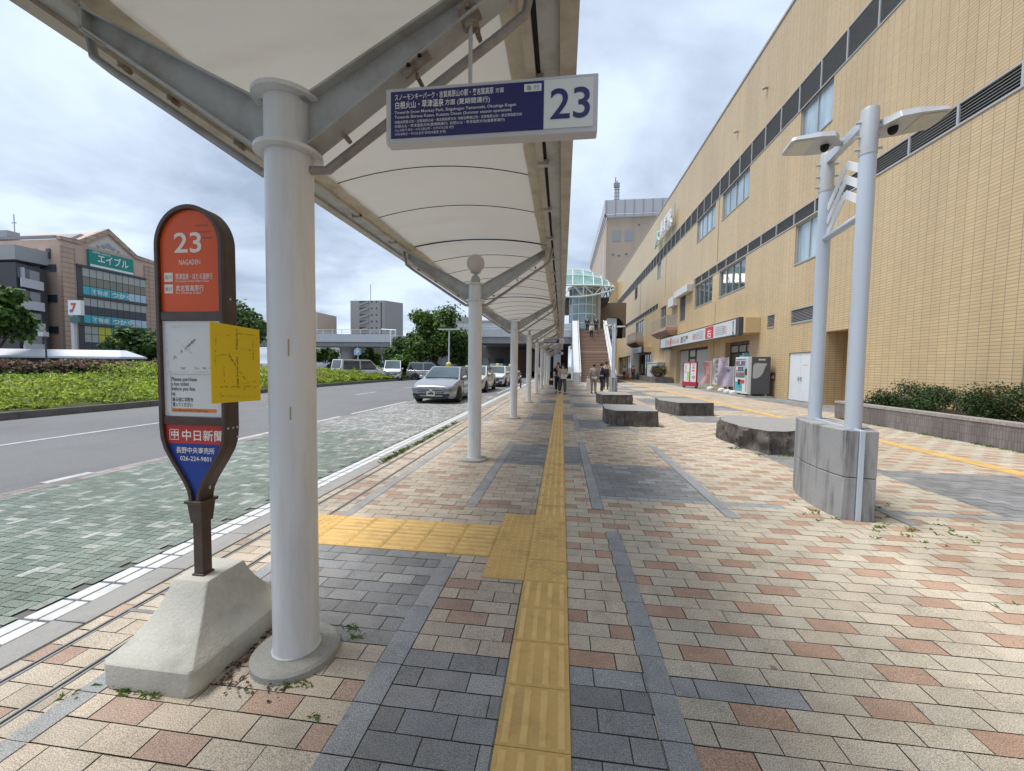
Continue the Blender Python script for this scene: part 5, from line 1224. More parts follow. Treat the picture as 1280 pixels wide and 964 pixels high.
for (x0, x1, y, h, lab, nm) in ((-112,-100,150,22.5,'plain tan block rising behind the nearest canopy post','tan'),(-90,-56,130,11.,'low white buildings under the tower block beyond the footbridge','low'),(-44,-20,150,19.,'distant pale block above the deck beside the big tree','pale')):
    t = thing('building', lab, 'building', ((x0+x1)/2, y, 0)); b = MB(); b.box(x0,y,-.06,x1,y+14,h); b.build('wall', {'tan': M_far, 'low': M_farw, 'pale': M_tw}[nm], t, smooth=False)
    b = MB(); k = x0+1.5
    while k < x1-2:
        z = 2.
        while z < h-2: b.box(k,y-.05,z,k+1.6,y-.005,z+1.5); z += 3.2
        k += 3.4
    b.build_each('window', M_pd, t, smooth=False); b = MB(); b.box(x0+2,y+3,h,x0+6,y+8,h+1.8); b.build('roof_box', M_deckg, t, smooth=False)

# small street furniture on the left
def pole_lamp(name, label, x, y, h, kind):
    t = thing(name, label, 'street lamp', (x, y, 0)); b = MB(); b.lathe([(.075,-.05),(.06,h)], (x,y,0), 12); b.build('pole', M_lpole if kind != 'dark' else M_wfd, t)
    b = MB()
    if kind == 'wing': b.hexa([(x-1.1,y-.15,h+.05),(x,y-.15,h-.12),(x,y+.15,h-.12),(x-1.1,y+.15,h+.05),(x-1.1,y-.15,h+.12),(x,y-.15,h-.0),(x,y+.15,h),(x-1.1,y+.15,h+.12)]); b.hexa([(x,y-.15,h-.12),(x+1.1,y-.15,h+.05),(x+1.1,y+.15,h+.05),(x,y+.15,h-.12),(x,y-.15,h),(x+1.1,y-.15,h+.12),(x+1.1,y+.15,h+.12),(x,y+.15,h)])
    elif kind == 'bar': b.box(x-.9,y-.15,h-.02,x+.9,y+.15,h+.08)
    else: b.box(x-.5,y-.2,h-.35,x+.1,y+.2,h+.05)
    b.build('lamp_head', M_lhead, t, smooth=False)
    return t
tl = pole_lamp('street_lamp', 'wing-headed street lamp on a white pole just right of the stop sign', -33.1, 35, 7.4, 'wing')
pole_lamp('street_lamp', 'thin dark lamp with a white box head before the shelter roof', -46.8, 29, 4.0, 'dark')
pole_lamp('street_lamp', 'T-shaped pale lamp in front of the big round tree', -9.5, 30.8, 4.45, 'bar')
t = thing('lamp_post', 'pair of slim white posts standing at the end of the footbridge', 'post', (-19.2, 41.6, 0))
b = MB(); b.lathe([(.10,-.05),(.09,5.4)], (-19.45,41.6,0), 10); b.lathe([(.10,-.05),(.09,5.4)], (-18.9,41.6,0), 10); b.build_each('pole', M_fin, t); b = MB(); b.tube([(-19.45,41.6,5.4),(-18.9,41.6,5.4)], .06, 6); b.tube([(-19.45,41.6,5.42),(-20.6,41.6,5.5)], .05, 6); b.build('crossbar', M_fin, t)
t = thing('bollard', 'slim dark bollard standing at the kerb beside the queue of taxis', 'bollard', (-2.85, 25.3, 0)); b = MB(); b.lathe([(.055,-.02),(.055,.95),(.04,1.0),(.0001,1.02)], (-2.85,25.3,0), 12); b.build('post', M_wfd, t); b = MB(); b.lathe([(.058,.75),(.058,.85)], (-2.85,25.3,0), 12); b.build('reflector_band', M_fin, t)
t = thing('road_sign', 'small square blue parking sign behind the white van', 'sign', (-22.6, 40, 0)); b = MB(); b.tube([(-22.6,40,-.05),(-22.6,40,3.3)], .05, 6); b.build('pole', M_fin, t); b = MB(); b.box(-22.95,39.9,2.5,-22.25,39.95,3.2); pb = b.build('panel', pm('sign_palblue', (.28,.42,.62), .4), t, smooth=False); b = MB(); b.text('P', .5, (-22.75,39.89,2.65), 0, 'LEFT', .3, .03); b.build('lettering', M_fin, pb, smooth=False, recalc=False)

# ---------------------------------------------------------------- planting bed, hedges and trees
bk = MB()
for i in range(len(KERB)-1):
    a, c = Vector((*KERB[i],0)), Vector((*KERB[i+1],0)); L_ = (c-a).length; m = max(1, int(L_/.8)); dd = (c-a)/m; nn_ = Vector((-dd.y, dd.x, 0)).normalized()
    for k in range(m):
        p0 = a+dd*k+dd*.008; p1 = a+dd*(k+1)-dd*.008
        bk.hexa([p0+Vector((0,0,-.08)), p1+Vector((0,0,-.08)), p1+nn_*.16+Vector((0,0,-.08)), p0+nn_*.16+Vector((0,0,-.08)), p0+Vector((0,0,.15)), p1+Vector((0,0,.15)), p1+nn_*.16+Vector((0,0,.15)), p0+nn_*.16+Vector((0,0,.15))])
struct(bk.build('bed_kerb', pm('dark_kerb', (.16,.15,.145), .9, var=.25, vs=2.5, spk=.25, spks=80, dirt=(.08,.075,.07), dscale=2, damt=.6), smooth=False), 'raised dark concrete kerb round the planting bed', 'kerb')
def kx(y):
    for i in range(len(KERB)-1):
        if KERB[i][1] <= y <= KERB[i+1][1]: t_ = (y-KERB[i][1])/(KERB[i+1][1]-KERB[i][1]); return KERB[i][0]+t_*(KERB[i+1][0]-KERB[i][0])
    return KERB[-1][0]
def depth(y): return 13. if y < 14 else max(2.2, 13-(y-14)*.42)
b = MB(); ys = [-10+1.*k for k in range(57)]
for i in range(len(ys)-1):
    y, y2 = ys[i], ys[i+1]; b.quad((kx(y)-.16,y,.10),(kx(y2)-.16,y2,.10),(kx(y2)-depth(y2),y2,.2),(kx(y)-depth(y),y,.2))
struct(b.build('bed_soil', pm('bed_soil', (.11,.12,.05), .95, var=.3, vs=2), smooth=False), 'soil of the roundabout planting bed', 'planting bed')
random.seed(42)
b = MB(); LIME = [(.27,.36,.02),(.35,.44,.03),(.20,.30,.02),(.42,.48,.05),(.13,.20,.018)]
for _ in range(95000):
    y = random.uniform(-6, 45); 
    if random.random() > min(1, 2.4/(1+abs(y-9)*.10)): continue
    u = random.random()**1.5; dp = depth(y)*(.62 if y < 14 else .9); x = kx(y)-.25-u*dp
    hgt = .17+.55*min(1, (u*dp)/2.2)*(.8+.7*noise.noise((x*.3, y*.3, 0.)))+.24*noise.noise((x*1.1, y*1.1, 4.))
    if y > 17: hgt *= 1.45
    k = random.random(); z = .12+hgt*(.35+.65*math.sqrt(k))
    dry = noise.noise((x*.45, y*.45, 9.)) > .28 and u < .4
    dk_ = noise.noise((x*.9, y*.9, 2.)) < -.18
    b.cc = vary(random.choice([(.30,.27,.09),(.26,.25,.07)] if dry and random.random() < .6 else LIME[2:]+[(.09,.15,.015)] if dk_ else LIME), .22)
    leaf(b, (x, y, z), random.uniform(.032,.066)*(1+.016*max(0,y)), Vector((random.gauss(.35,.5), random.gauss(-.15,.5), random.gauss(.7,.4))).normalized(), 2.2)
lh = b.build('groundcover', M_leaf, recalc=False, smooth=False); tag(lh, 'bright lime green groundcover shrubs filling the planting bed', 'ground cover', kind='stuff')
ph = thing('hedge', 'purplish brown topped hedge along the back of the planting bed', 'hedge', (-31, 21, 0)); b = MB(); g3 = MB()
for _ in range(120):
    t_ = random.random(); x, y = -46+18.5*t_+random.uniform(-.3,.3), 12.4+14.*t_; hh = random.uniform(.95,1.3)+.1*noise.noise((x, y, 0))
    cloud(b, (x, y, hh), (.85,.85,.30), 110, .16, [(.20,.115,.095),(.25,.15,.12),(.16,.10,.08),(.12,.12,.05)], .3)
    cloud(b, (x+.25, y-.25, .55), (.8,.8,.45), 90, .15, [(.05,.09,.025),(.07,.12,.03),(.10,.10,.04)], .3)
for _ in range(90):
    t_ = random.random(); g3.tube([(-46+18.5*t_,12.4+14*t_,0),(-46+18.5*t_,12.4+14*t_,.9)], .02, 4)
b.build('foliage', M_leaf, ph, recalc=False, smooth=False); g3.build('stems', M_bark, ph, smooth=False)
GRN = [(.038,.078,.02),(.058,.112,.026),(.082,.152,.034),(.028,.054,.016)]; GRL = [(.095,.18,.024),(.13,.23,.034),(.07,.14,.024)]
tree('tree', 'bright leafy green tree standing before the charcoal flats', -57.6, 32., 9.2, 3.7, 2.2, GRL+GRN, 5200, .42, 20, seed=3)
tree('tree', 'dark bushy tree in front of the brown office building windows', -62.6, 51., 6.6, 4.4, 1.6, GRN+[GRL[2]], 4600, .42, 20, seed=5)
tree('tree', 'dark green tree between the stop sign and the nearest canopy post', -41.2, 44.3, 9.4, 4.6, 2.0, GRN+[GRL[2]], 6500, .36, 24, seed=8)
tree('tree', 'big round-crowned dense tree in front of the deck', -13.7, 40., 8.0, 3.35, 1.8, GRN+GRL[:2], 12000, .23, 34, seed=13, squash=.95)
tree('tree', 'lower spreading dark tree crowding the big round-crowned tree', -17.6, 41., 5.4, 2.3, 1.0, GRN+[GRL[2]], 4200, .25, 18, seed=21)
tree('tree', 'light green bushy sapling under the big tree', -16.2, 38.6, 3.0, 1.7, .5, GRL, 2600, .2, 14, seed=23)
tree('tree', 'small round tree beneath the footbridge, left of its pier', -43., 66., 4.6, 2.6, 1.0, GRN+GRL, 1800, .34, 12, seed=31)
tree('tree', 'small round tree beneath the footbridge, right of its pier', -33.6, 64., 4.3, 2.4, .9, GRN+GRL, 1800, .34, 12, seed=33)
tree('tree', 'light tree under the end of the footbridge', -27.5, 66., 3.6, 2.2, .8, GRL, 1500, .32, 10, seed=35)
tree('tree', 'narrow leafy tree right of the big tree beside the deck pier', -11.3, 41., 5.0, 1.5, 1.2, GRL+GRN, 2200, .22, 12, seed=37)
random.seed(99)
# ---------------------------------------------------------------- cars
M_tyre = pm('tyre_rubber', (.018,.018,.019), .85, var=.15); M_rim = pm('rim_silver', (.42,.43,.45), .3, .7, var=.08); M_cglass = glass_mat('car_glass', (.035,.05,.055), .05, .7, .2); M_cgl2 = glass_mat('windscreen_glass', (.05,.08,.09), .05, .7, .3)
M_hl = pm('headlight', (.15,.17,.19), .12, var=.1, vs=20, coat=1.); M_chr = pm('chrome', (.6,.61,.63), .18, .9, var=.05); M_plate = pm('number_plate', (.50,.56,.47), .5); M_tail = pm('tail_lamp', (.4,.02,.02), .3, coat=.5); M_blk = pm('car_black_trim', (.015,.015,.017), .35)
def paint(name, col, metal=.0): return pm(name, col, .28, metal, var=.03, vs=1., coat=.8)
def car(label, pmat, loc, rz, sp, group=None, light=None, cat='car', name='car', rear=False):
    L_, W, H = sp['L'], sp['W'], sp['H']; t = thing(name, label, cat, (*loc, -.035), rz, group=group, local=True)
    hw = W/2; nose, hood0, hood1, belt, deck = sp['nose'], sp['hood0'], sp['hood1'], sp['belt'], sp['deck']; wb, rf, rr_, rb = sp['wb'], sp['rf'], sp['rr'], sp['rb']
    st_ = [(0,.80,nose,.30),(.06,.86,nose+.06,.24),(.22,.93,hood0,.20),(.55,.985,hood0+(hood1-hood0)*.45,.19),(wb*.75,1.,hood0+(hood1-hood0)*.85,.19),(wb,1.,hood1,.19),(wb+.5,1.,belt,.19),((wb+rb)/2,1.,belt,.19),(rb-.25,1.,belt+.01,.19),(rb,.99,deck,.20),(L_-.25,.95,deck,.22),(L_-.06,.88,deck-.06,.26),(L_,.82,deck-.16,.32)]
    b = MB(); vs = []; prof = None
    for (y, kw, zt, zs) in st_:
        w_ = hw*kw; zt2 = zt
        half = [(w_*.90,zs),(w_*.985,zs+.12),(w_,.52*zt2+.1),(w_*.985,zt2-.14),(w_*.93,zt2-.03),(w_*.70,zt2+.012),(0,zt2+.03)]
        full = [(x,z) for x,z in half]+[(-x,z) for x,z in reversed(half[:-1])]
        vs += [(x, y-L_/2, z) for x, z in full]
    n = 13; m = len(st_)
    fs = [(j*n+k, j*n+k+1, (j+1)*n+k+1, (j+1)*n+k) for j in range(m-1) for k in range(n-1)]+[(j*n+n-1, j*n, (j+1)*n, (j+1)*n+n-1) for j in range(m-1)]+[tuple(range(n))[::-1], tuple(range((m-1)*n, m*n))]
    b.add(vs, fs)
    bw, tw_ = hw*.90, hw*sp.get('tum', .70)
    def gh(y, z):      # greenhouse half width at height z
        return bw+(tw_-bw)*((z-belt)/(H-belt))
    P = {}
    ring = [(wb, hood1-.02), (rf, H-.03), (rf+.35, H), (rr_-.2, H), (rr_, H-.02), (rb, deck-.0)]
    vs = []
    for (y, z) in ring: g_ = gh(y, z); vs += [(-g_, y-L_/2, z), (g_, y-L_/2, z)]
    lowb = [(wb, belt-.05), (rb, belt-.05)]
    fs = [(2*i,2*i+1,2*i+3,2*i+2) for i in range(len(ring)-1)]
    b.add(vs, fs)
    for s in (0, 1): b.add([vs[2*i+s] for i in range(len(ring))], [tuple(range(len(ring)))])
    body = b.build('body', pmat, t, ang=38, bevel=.02, seg=2)
    def inset(q, kx_, ky_, off):
        q = [Vector(p) for p in q]; c = sum(q, Vector())/len(q); nrm = (q[1]-q[0]).cross(q[2]-q[1]).normalized()
        if nrm.dot(c-Vector((0,0,.7))) < 0: nrm = -nrm
        return [c+(p-c)*kx_+nrm*off for p in q]
    ws = [(-gh(wb,hood1)*.97,wb-L_/2,hood1+.02),(gh(wb,hood1)*.97,wb-L_/2,hood1+.02),(gh(rf,H)*.97,rf-L_/2,H-.03),(-gh(rf,H)*.97,rf-L_/2,H-.03)]
    b = MB(); b.quad(*inset(ws,.93,.9,.012)); b.build('windscreen', M_cgl2, t, smooth=False)
    rw = [(-gh(rb,deck)*.95,rb-L_/2,deck+.02),(gh(rb,deck)*.95,rb-L_/2,deck+.02),(gh(rr_,H)*.95,rr_-L_/2,H-.03),(-gh(rr_,H)*.95,rr_-L_/2,H-.03)]
    b = MB(); b.quad(*inset(rw,.88,.85,.014)); b.build('rear_window', M_cglass, t, smooth=False)
    for s in (-1, 1):
        ym = (wb+rb)/2+.05; zb, zt = belt+.03, H-.10
        def fy(z): return wb+(rf-wb)*((z-hood1)/(H-hood1))
        def ry(z): return rb+(rr_-rb)*((z-deck)/(H-deck))
        for (a0, a1, c0, c1) in ((fy(zb)+.20, fy(zt)+.10, ym-.05, ym-.05), (ym+.05, ym+.05, ry(zb)-.22, ry(zt)-.14)):
            if c0 <= a0: continue
            q = [(s*(gh(0,zb)+.012),a0-L_/2,zb),(s*(gh(0,zb)+.012),c0-L_/2,zb),(s*(gh(0,zt)+.012),c1-L_/2,zt),(s*(gh(0,zt)+.012),a1-L_/2,zt)]
            b = MB(); b.quad(*q); b.build('side_window', M_cglass, t, smooth=False)
        b = MB(); b.hexa([(s*(hw*.90),wb+.28-L_/2,belt+.02),(s*(hw+.14),wb+.26-L_/2,belt+.03),(s*(hw+.14),wb+.38-L_/2,belt+.03),(s*(hw*.90),wb+.42-L_/2,belt+.02),(s*(hw*.92),wb+.28-L_/2,belt+.12),(s*(hw+.13),wb+.27-L_/2,belt+.16),(s*(hw+.13),wb+.37-L_/2,belt+.16),(s*(hw*.92),wb+.42-L_/2,belt+.12)]); b.build('mirror', pmat, t, bevel=.02)
        hx = hw*.83
        pth = [(.50,-.014,-.15,-.045),(.80,-.014,-.165,-.04),(.868,.055,-.15,-.01),(.915,.15,-.12,.03),(.945,.27,-.06,.075)]
        b = MB(); vs = []
        for (kx_, y_, za, zb_) in pth:
            for (o_, z_) in ((.012,za),(.014,zb_),(-.05,zb_+.012),(-.05,za)): vs.append((s*hw*(kx_+o_*.6), y_-o_*.7-L_/2, nose+z_))
        b.add(vs, [(4*i+k, 4*i+(k+1) % 4, 4*i+4+(k+1) % 4, 4*i+4+k) for i in range(len(pth)-1) for k in range(4)]+[(0,1,2,3),(16,17,18,19)]); b.build('headlight', M_hl, t, ang=50)
        b = MB(); b.hexa([(s*hx*.62,-.026-L_/2,.30),(s*hx*.98,-.01-L_/2,.31),(s*hx*.98,.14-L_/2,.31),(s*hx*.62,.1-L_/2,.30),(s*hx*.62,-.026-L_/2,.40),(s*hx*.98,-.01-L_/2,.42),(s*hx*.98,.14-L_/2,.42),(s*hx*.62,.1-L_/2,.40)]); b.build('fog_lamp', M_blk, t, smooth=False)
        b = MB(); b.box(min(s*hx*.6,s*hx*1.0),L_/2-.10,deck-.32,max(s*hx*.6,s*hx*1.0),L_/2+.004,deck-.12); b.build('tail_lamp', M_tail, t, smooth=False, bevel=.01)
        for y in (sp['ax0'], sp['ax1']):
            xo = s*(hw-.10); b = MB(); b.lathe([(.20,-.095),(.30,-.10),(.325,-.07),(.325,.07),(.30,.10),(.20,.095)], (xo,y-L_/2,.325), 22, 'x'); wl_ = b.build('wheel', M_tyre, t)
            b = MB(); b.lathe([(.0001,.075),(.06,.085),(.07,.06),(.18,.085),(.215,.10),(.215,.05)] if s > 0 else [(.0001,-.075),(.06,-.085),(.07,-.06),(.18,-.085),(.215,-.10),(.215,-.05)], (xo,y-L_/2,.325), 20, 'x'); b.build('rim', M_rim, wl_)
            b = MB(); a_ = [(y-L_/2+.385*math.cos(PI*k/12), .325+.385*math.sin(PI*k/12)) for k in range(13)]; i_ = [(y-L_/2+.33*math.cos(PI*k/12), .325+.33*math.sin(PI*k/12)) for k in range(13)]
            b.prism([(y-L_/2+.385,.19)]+a_+[(y-L_/2-.385,.19)], 'x', s*(hw-.19), s*(hw+.004)); b.build('wheel_arch', M_blk, t, smooth=False)
            wl_.location.x += s*.03
    b = MB(); b.hexa([(-hw*.50,-.024-L_/2,nose-.30),(hw*.50,-.024-L_/2,nose-.30),(hw*.5,.06-L_/2,nose-.27),(-hw*.5,.06-L_/2,nose-.27),(-hw*.62,-.018-L_/2,nose-.06),(hw*.62,-.018-L_/2,nose-.06),(hw*.58,.08-L_/2,nose-.04),(-hw*.58,.08-L_/2,nose-.04)]); gr_ = b.build('grille', M_blk, t, smooth=False)
    b = MB()
    for k in range(3): z = nose-.23+.07*k; b.box(-hw*.53,-.034-L_/2,z,hw*.53,.0-L_/2,z+.022)
    b.lathe([(.05,-.0),(.05,.012)], (0,0,0), 12) if False else b.box(-.07,-.045-L_/2,nose-.15,.07,.0-L_/2,nose-.065); b.build('chrome_bar', M_chr, gr_, smooth=False)
    b = MB(); b.box(-hw*.78,-.02-L_/2,.215,hw*.78,.09-L_/2,.275); b.build('lower_grille', M_blk, t, smooth=False)
    b = MB(); b.use(M_plate).box(-.17,-.05-L_/2,nose-.34,.17,.0-L_/2,nose-.165); b.use(M_blk).box(-.12,-.053-L_/2,nose-.28,.12,-.049-L_/2,nose-.22); b.box(-.05,-.053-L_/2,nose-.205,.08,-.049-L_/2,nose-.18); b.build('number_plate', None, t, smooth=False)
    b = MB(); b.box(-.17,L_/2,.62,.17,L_/2+.012,.78); b.build('number_plate', M_plate, t, smooth=False)
    if light:
        b = MB(); b.sphere((0,rf+.35-L_/2,H+.10), .10, 14, 10, 1.25, 1., .95); b.box(-.13,rf+.25-L_/2,H-.01,.13,rf+.45-L_/2,H+.03); b.build('roof_light', light, t)
    b = MB()
    for s in (-1, 1):
        for yy in (fy(belt)+.35, (wb+rb)/2+.05): b.box(min(s*(hw-.01),s*(hw+.004)),yy-L_/2,.30,max(s*(hw-.01),s*(hw+.004)),yy+.012-L_/2,belt-.05)
        for yy in ((wb+rb)/2-.20, (wb+rb)/2+.75): b.box(min(s*(hw-.01),s*(hw+.02)),yy-L_/2,belt-.16,max(s*(hw-.01),s*(hw+.02)),yy+.16-L_/2,belt-.135)
    b.build('door_line', M_blk, t, smooth=False)
    return t
SED = dict(L=4.85, W=1.80, H=1.47, nose=.66, hood0=.74, hood1=.96, belt=.93, deck=.98, wb=1.28, rf=2.05, rr=3.35, rb=4.15, ax0=.95, ax1=3.72)
SED2 = dict(L=4.6, W=1.70, H=1.52, nose=.72, hood0=.80, hood1=.98, belt=.95, deck=1.0, wb=1.22, rf=1.85, rr=3.25, rb=3.95, ax0=.85, ax1=3.55, tum=.76)
VAN = dict(L=4.7, W=1.72, H=1.92, nose=.85, hood0=.93, hood1=1.12, belt=1.05, deck=1.10, wb=.85, rf=1.75, rr=4.45, rb=4.62, ax0=.85, ax1=3.65, tum=.84)
MPV = dict(L=4.75, W=1.78, H=1.78, nose=.78, hood0=.86, hood1=1.05, belt=1.0, deck=1.05, wb=1.1, rf=2.0, rr=4.35, rb=4.66, ax0=.92, ax1=3.72, tum=.80)
P_sil = paint('paint_silver', (.33,.34,.365), .35); P_whi = paint('paint_white', (.66,.67,.68)); P_cre = paint('paint_cream', (.58,.56,.48)); P_gry = paint('paint_grey', (.30,.31,.33), .3); P_dkb = paint('paint_dark', (.07,.08,.10), .2)
Lemon = pm('lemon_lamp', (.60,.52,.10), .35); Peach = pm('peach_lamp', (.60,.40,.28), .35)
car('silver taxi sedan with a lemon roof light at the head of the queue', P_sil, (-5.1, 15.75), 0, SED, 'taxis queuing at the kerb', Lemon, 'taxi', 'taxi')
car('cream taxi sedan with a peach roof light, partly behind the second canopy post', P_cre, (-5.2, 22.3), 0, SED2, 'taxis queuing at the kerb', Peach, 'taxi', 'taxi')
car('white taxi sedan third in the queue behind the cream taxi', P_whi, (-5.0, 28.7), 0, SED2, 'taxis queuing at the kerb', Lemon, 'taxi', 'taxi')
car('white taxi last in the queue, mostly hidden by the third canopy post', P_whi, (-4.9, 35.2), 0, SED2, 'taxis queuing at the kerb', Lemon, 'taxi', 'taxi')
car('grey minivan waiting under the deck beyond the taxi queue', P_gry, (-7.6, 44.), 0, MPV)
car('dark saloon car under the deck at the far end of the road', P_dkb, (-10.5, 47.), .2, SED2)
car('white van with dark rear windows parked behind the lime shrubs', P_whi, (-18.0, 31.8), R(180-28), VAN, None, None, 'van', 'van')
car('white van facing forward beside the rear-facing van', P_whi, (-16.6, 35.8), R(20), VAN, None, None, 'van', 'van')
car('silver people carrier side-on in front of the big tree', P_sil, (-13.3, 37.4), R(90), MPV, None, None, 'people carrier', 'car')
car('white hatchback partly hidden by the yellow board of the stop sign', P_whi, (-20.6, 21.6), R(78), SED2, None, None, 'car', 'car')
car('grey saloon with an orange lamp glow beyond the white hatchback', P_gry, (-21.8, 27.4), R(85), SED2, None, Peach, 'car', 'car')
car('dark car just visible behind the nearest canopy post', P_dkb, (-21.9, 33.5), R(170), SED2, None, None, 'car', 'car')

# ---------------------------------------------------------------- people
M_skin = pm('skin', (.50,.32,.235), .55, var=.06, vs=20); M_hair = pm('black_hair', (.018,.015,.014), .5, var=.3, vs=40)
def cloth(name, col): return pm(name, col, .85, var=.14, vs=9, bmp=.2, bs=40)
def skinmesh(name, verts, edges, radii, mat, parent, sub=1, root=0):
    me = bpy.data.meshes.new(name); me.from_pydata(verts, edges, []); o = bpy.data.objects.new(name, me); COL.objects.link(o)
    sk = o.modifiers.new('skin', 'SKIN'); sk.use_smooth_shade = True
    for i, r in enumerate(radii):
        d = me.skin_vertices[0].data[i]; d.radius = (r, r) if not isinstance(r, tuple) else r; d.use_root = (i == root)
    ss_ = o.modifiers.new('sub', 'SUBSURF'); ss_.levels = sub; ss_.render_levels = sub
    dg = bpy.context.evaluated_depsgraph_get(); m2 = bpy.data.meshes.new_from_object(o.evaluated_get(dg)); m2.name = name
    bpy.data.objects.remove(o); bpy.data.meshes.remove(me)
    o2 = bpy.data.objects.new(name, m2); COL.objects.link(o2); m2.materials.clear(); m2.materials.append(mat); o2.parent = parent; ORG[o2.name] = (0,0,0)
    m2.polygons.foreach_set('use_smooth', [True]*len(m2.polygons))
    return o2
def person(label, loc, rz, h=1.68, z0=0., top=None, bottom=None, hair='short', step=0., armL=None, armR=None, wide=1., skirt=False, group=None, shoes=M_blk, sleeves=True, lean=0.):
    """faces -Y in its own frame; step = half stride, arms = (elbow, wrist) offsets"""
    t = thing('person', label, 'person', (*loc, z0), rz, group=group, local=True); k = h/1.70
    V = lambda *p: tuple(q*k for q in p)
    pel, che, nek, chin, crn = V(0,0,.93), V(0,-lean*.6,1.28), V(0,-lean,1.46), V(0,-lean-.02,1.53), V(0,-lean-.005,1.66)
    hips = [V(s*.095,0,.88) for s in (-1,1)]; kn = [V(s*.10,-s*step*.55-.03,.50) for s in (-1,1)]; an = [V(s*.10,-s*step,.085+(.06 if s*step < 0 else 0)) for s in (-1,1)]; toe = [V(s*.12,-s*step-.17,.03) for s in (-1,1)]
    sh = [V(s*.175,-lean,1.40) for s in (-1,1)]
    ar = []
    for s, a in ((-1, armL), (1, armR)):
        e, w_ = a if a else ((.06,.02,-.27), (.05,-.06,-.50)); b0 = Vector(sh[0 if s < 0 else 1])
        ar.append((tuple(b0+Vector((s*e[0],e[1],e[2]))*k), tuple(b0+Vector((s*w_[0],w_[1],w_[2]))*k)))
    vs = [pel, che, nek, chin, crn]; ed = [(0,1),(1,2),(2,3),(3,4)]; rad = [.13*k,.145*k,.052*k,.082*k,.075*k]
    rad[0] = (.15*k,.11*k); rad[1] = (.155*k,.105*k); rad[3] = (.070*k,.088*k); rad[4] = (.072*k,.085*k)
    nose = V(0,-lean-.105,1.575); vs.append(nose); rad.append(.012*k); ed.append((3,5))
    for i, s in enumerate((-1, 1)):
        b0 = len(vs); vs += [hips[i], kn[i], an[i], toe[i]]; rad += [.088*k,.058*k,.040*k,.034*k]; ed += [(0,b0),(b0,b0+1),(b0+1,b0+2),(b0+2,b0+3)]
        b0 = len(vs); e, w_ = ar[i]; vs += [sh[i], e, w_]; rad += [.058*k,.042*k,.028*k]; ed += [(1,b0),(b0,b0+1),(b0+1,b0+2)]
        d = (Vector(w_)-Vector(e)).normalized(); sd_ = d.cross(Vector((1,0,0)) if abs(d.x) < .8 else Vector((0,0,1))).normalized(); up_ = d.cross(sd_)
        pm_ = Vector(w_)+d*.055*k; vs.append(tuple(pm_)); rad.append((.034*k,.018*k)); pi_ = len(vs)-1; ed.append((b0+2, pi_))
        for q, ln in ((-1.5,.062),(-.5,.075),(.5,.07),(1.5,.055)):
            f0 = pm_+sd_*q*.017*k+d*.03*k; f1 = f0+d*ln*.6*k+up_*.012*k; f2 = f1+d*ln*.4*k+up_*.022*k; i0 = len(vs); vs += [tuple(f0), tuple(f1), tuple(f2)]; rad += [.0095*k,.0085*k,.007*k]; ed += [(pi_,i0),(i0,i0+1),(i0+1,i0+2)]
        th0 = Vector(w_)+d*.03*k-sd_*.035*k; th1 = th0+d*.035*k-sd_*.018*k; i0 = len(vs); vs += [tuple(th0), tuple(th1)]; rad += [.011*k,.009*k]; ed += [(pi_,i0),(i0,i0+1)]
    skinmesh('person_body', vs, ed, rad, M_skin, t)
    # face features
    b = MB()
    for s in (-1, 1): b.sphere((s*.03*k,(-lean-.085)*k,1.60*k), .011*k, 8, 6)
    b.sphere((0,(-lean-.095)*k,1.535*k), .016*k, 8, 6, 1.4, .5, .45); b.build('face', M_hair, t)
    # clothes
    if top:
        vs = [V(0,0,.90), V(0,-lean*.3,1.08), che, V(0,-lean,1.40)]; ed = [(0,1),(1,2),(2,3)]; rad = [(.172*k*wide,.125*k*wide),(.158*k*wide,.118*k*wide),(.178*k*wide,.125*k*wide),(.11*k,.08*k)]
        for i in range(2):
            e, w_ = ar[i]; b0 = len(vs); w2 = Vector(e)+(Vector(w_)-Vector(e))*(.95 if sleeves else .1); vs += [sh[i], e, tuple(w2)]; rad += [.078*k,.062*k*wide,.048*k*wide]; ed += [(2,b0),(b0,b0+1),(b0+1,b0+2)]
        skinmesh('jacket', vs, ed, rad, top, t)
    if bottom:
        if skirt:
            b = MB(); pr = [(.14,1.0),(.175,.85),(.20,.6),(.24,.28),(.22,.27)]; b.lathe([(r*k, z*k) for r, z in pr], (0,0,0), 20); b.build('skirt', bottom, t)
        else:
            vs = [V(0,0,.95)]; ed = []; rad = [(.165*k,.12*k)]
            for i in range(2):
                b0 = len(vs); a2 = Vector(an[i])+Vector((0,0,.02)); vs += [hips[i], kn[i], tuple(a2)]; rad += [.105*k*wide,.078*k*wide**2,.062*k*wide**2.5]; ed += [(0,b0),(b0,b0+1),(b0+1,b0+2)]
            skinmesh('trousers', vs, ed, rad, bottom, t)
    b = MB()
    for i in range(2): a, c = Vector(an[i]), Vector(toe[i]); b.tube([a+Vector((0,.06*k,-.05*k)), (a+c)/2+Vector((0,0,-.02*k)), c], [.045*k,.045*k,.03*k], 8)
    b.build_each('shoe', shoes, t)
    b = MB(); b.sphere((0,(-lean+.018)*k,1.625*k), .102*k, 16, 10, .86, 1.02, 1.0)
    if hair == 'long': b.lathe([(.06*k,1.28*k),(.10*k,1.34*k),(.098*k,1.6*k)], (0,(-lean+.045)*k,0), 14)
    hb = b.build('hair', M_hair, t)
    return t
C_blk = cloth('cloth_black', (.02,.019,.021)); C_gry = cloth('cloth_grey', (.24,.235,.225)); C_dgr = cloth('cloth_dark_grey', (.075,.08,.078)); C_nav = cloth('cloth_navy', (.022,.026,.05)); C_wht = cloth('cloth_white', (.60,.60,.60)); C_red = cloth('cloth_red', (.32,.05,.04)); C_tan = cloth('cloth_tan', (.42,.36,.29))
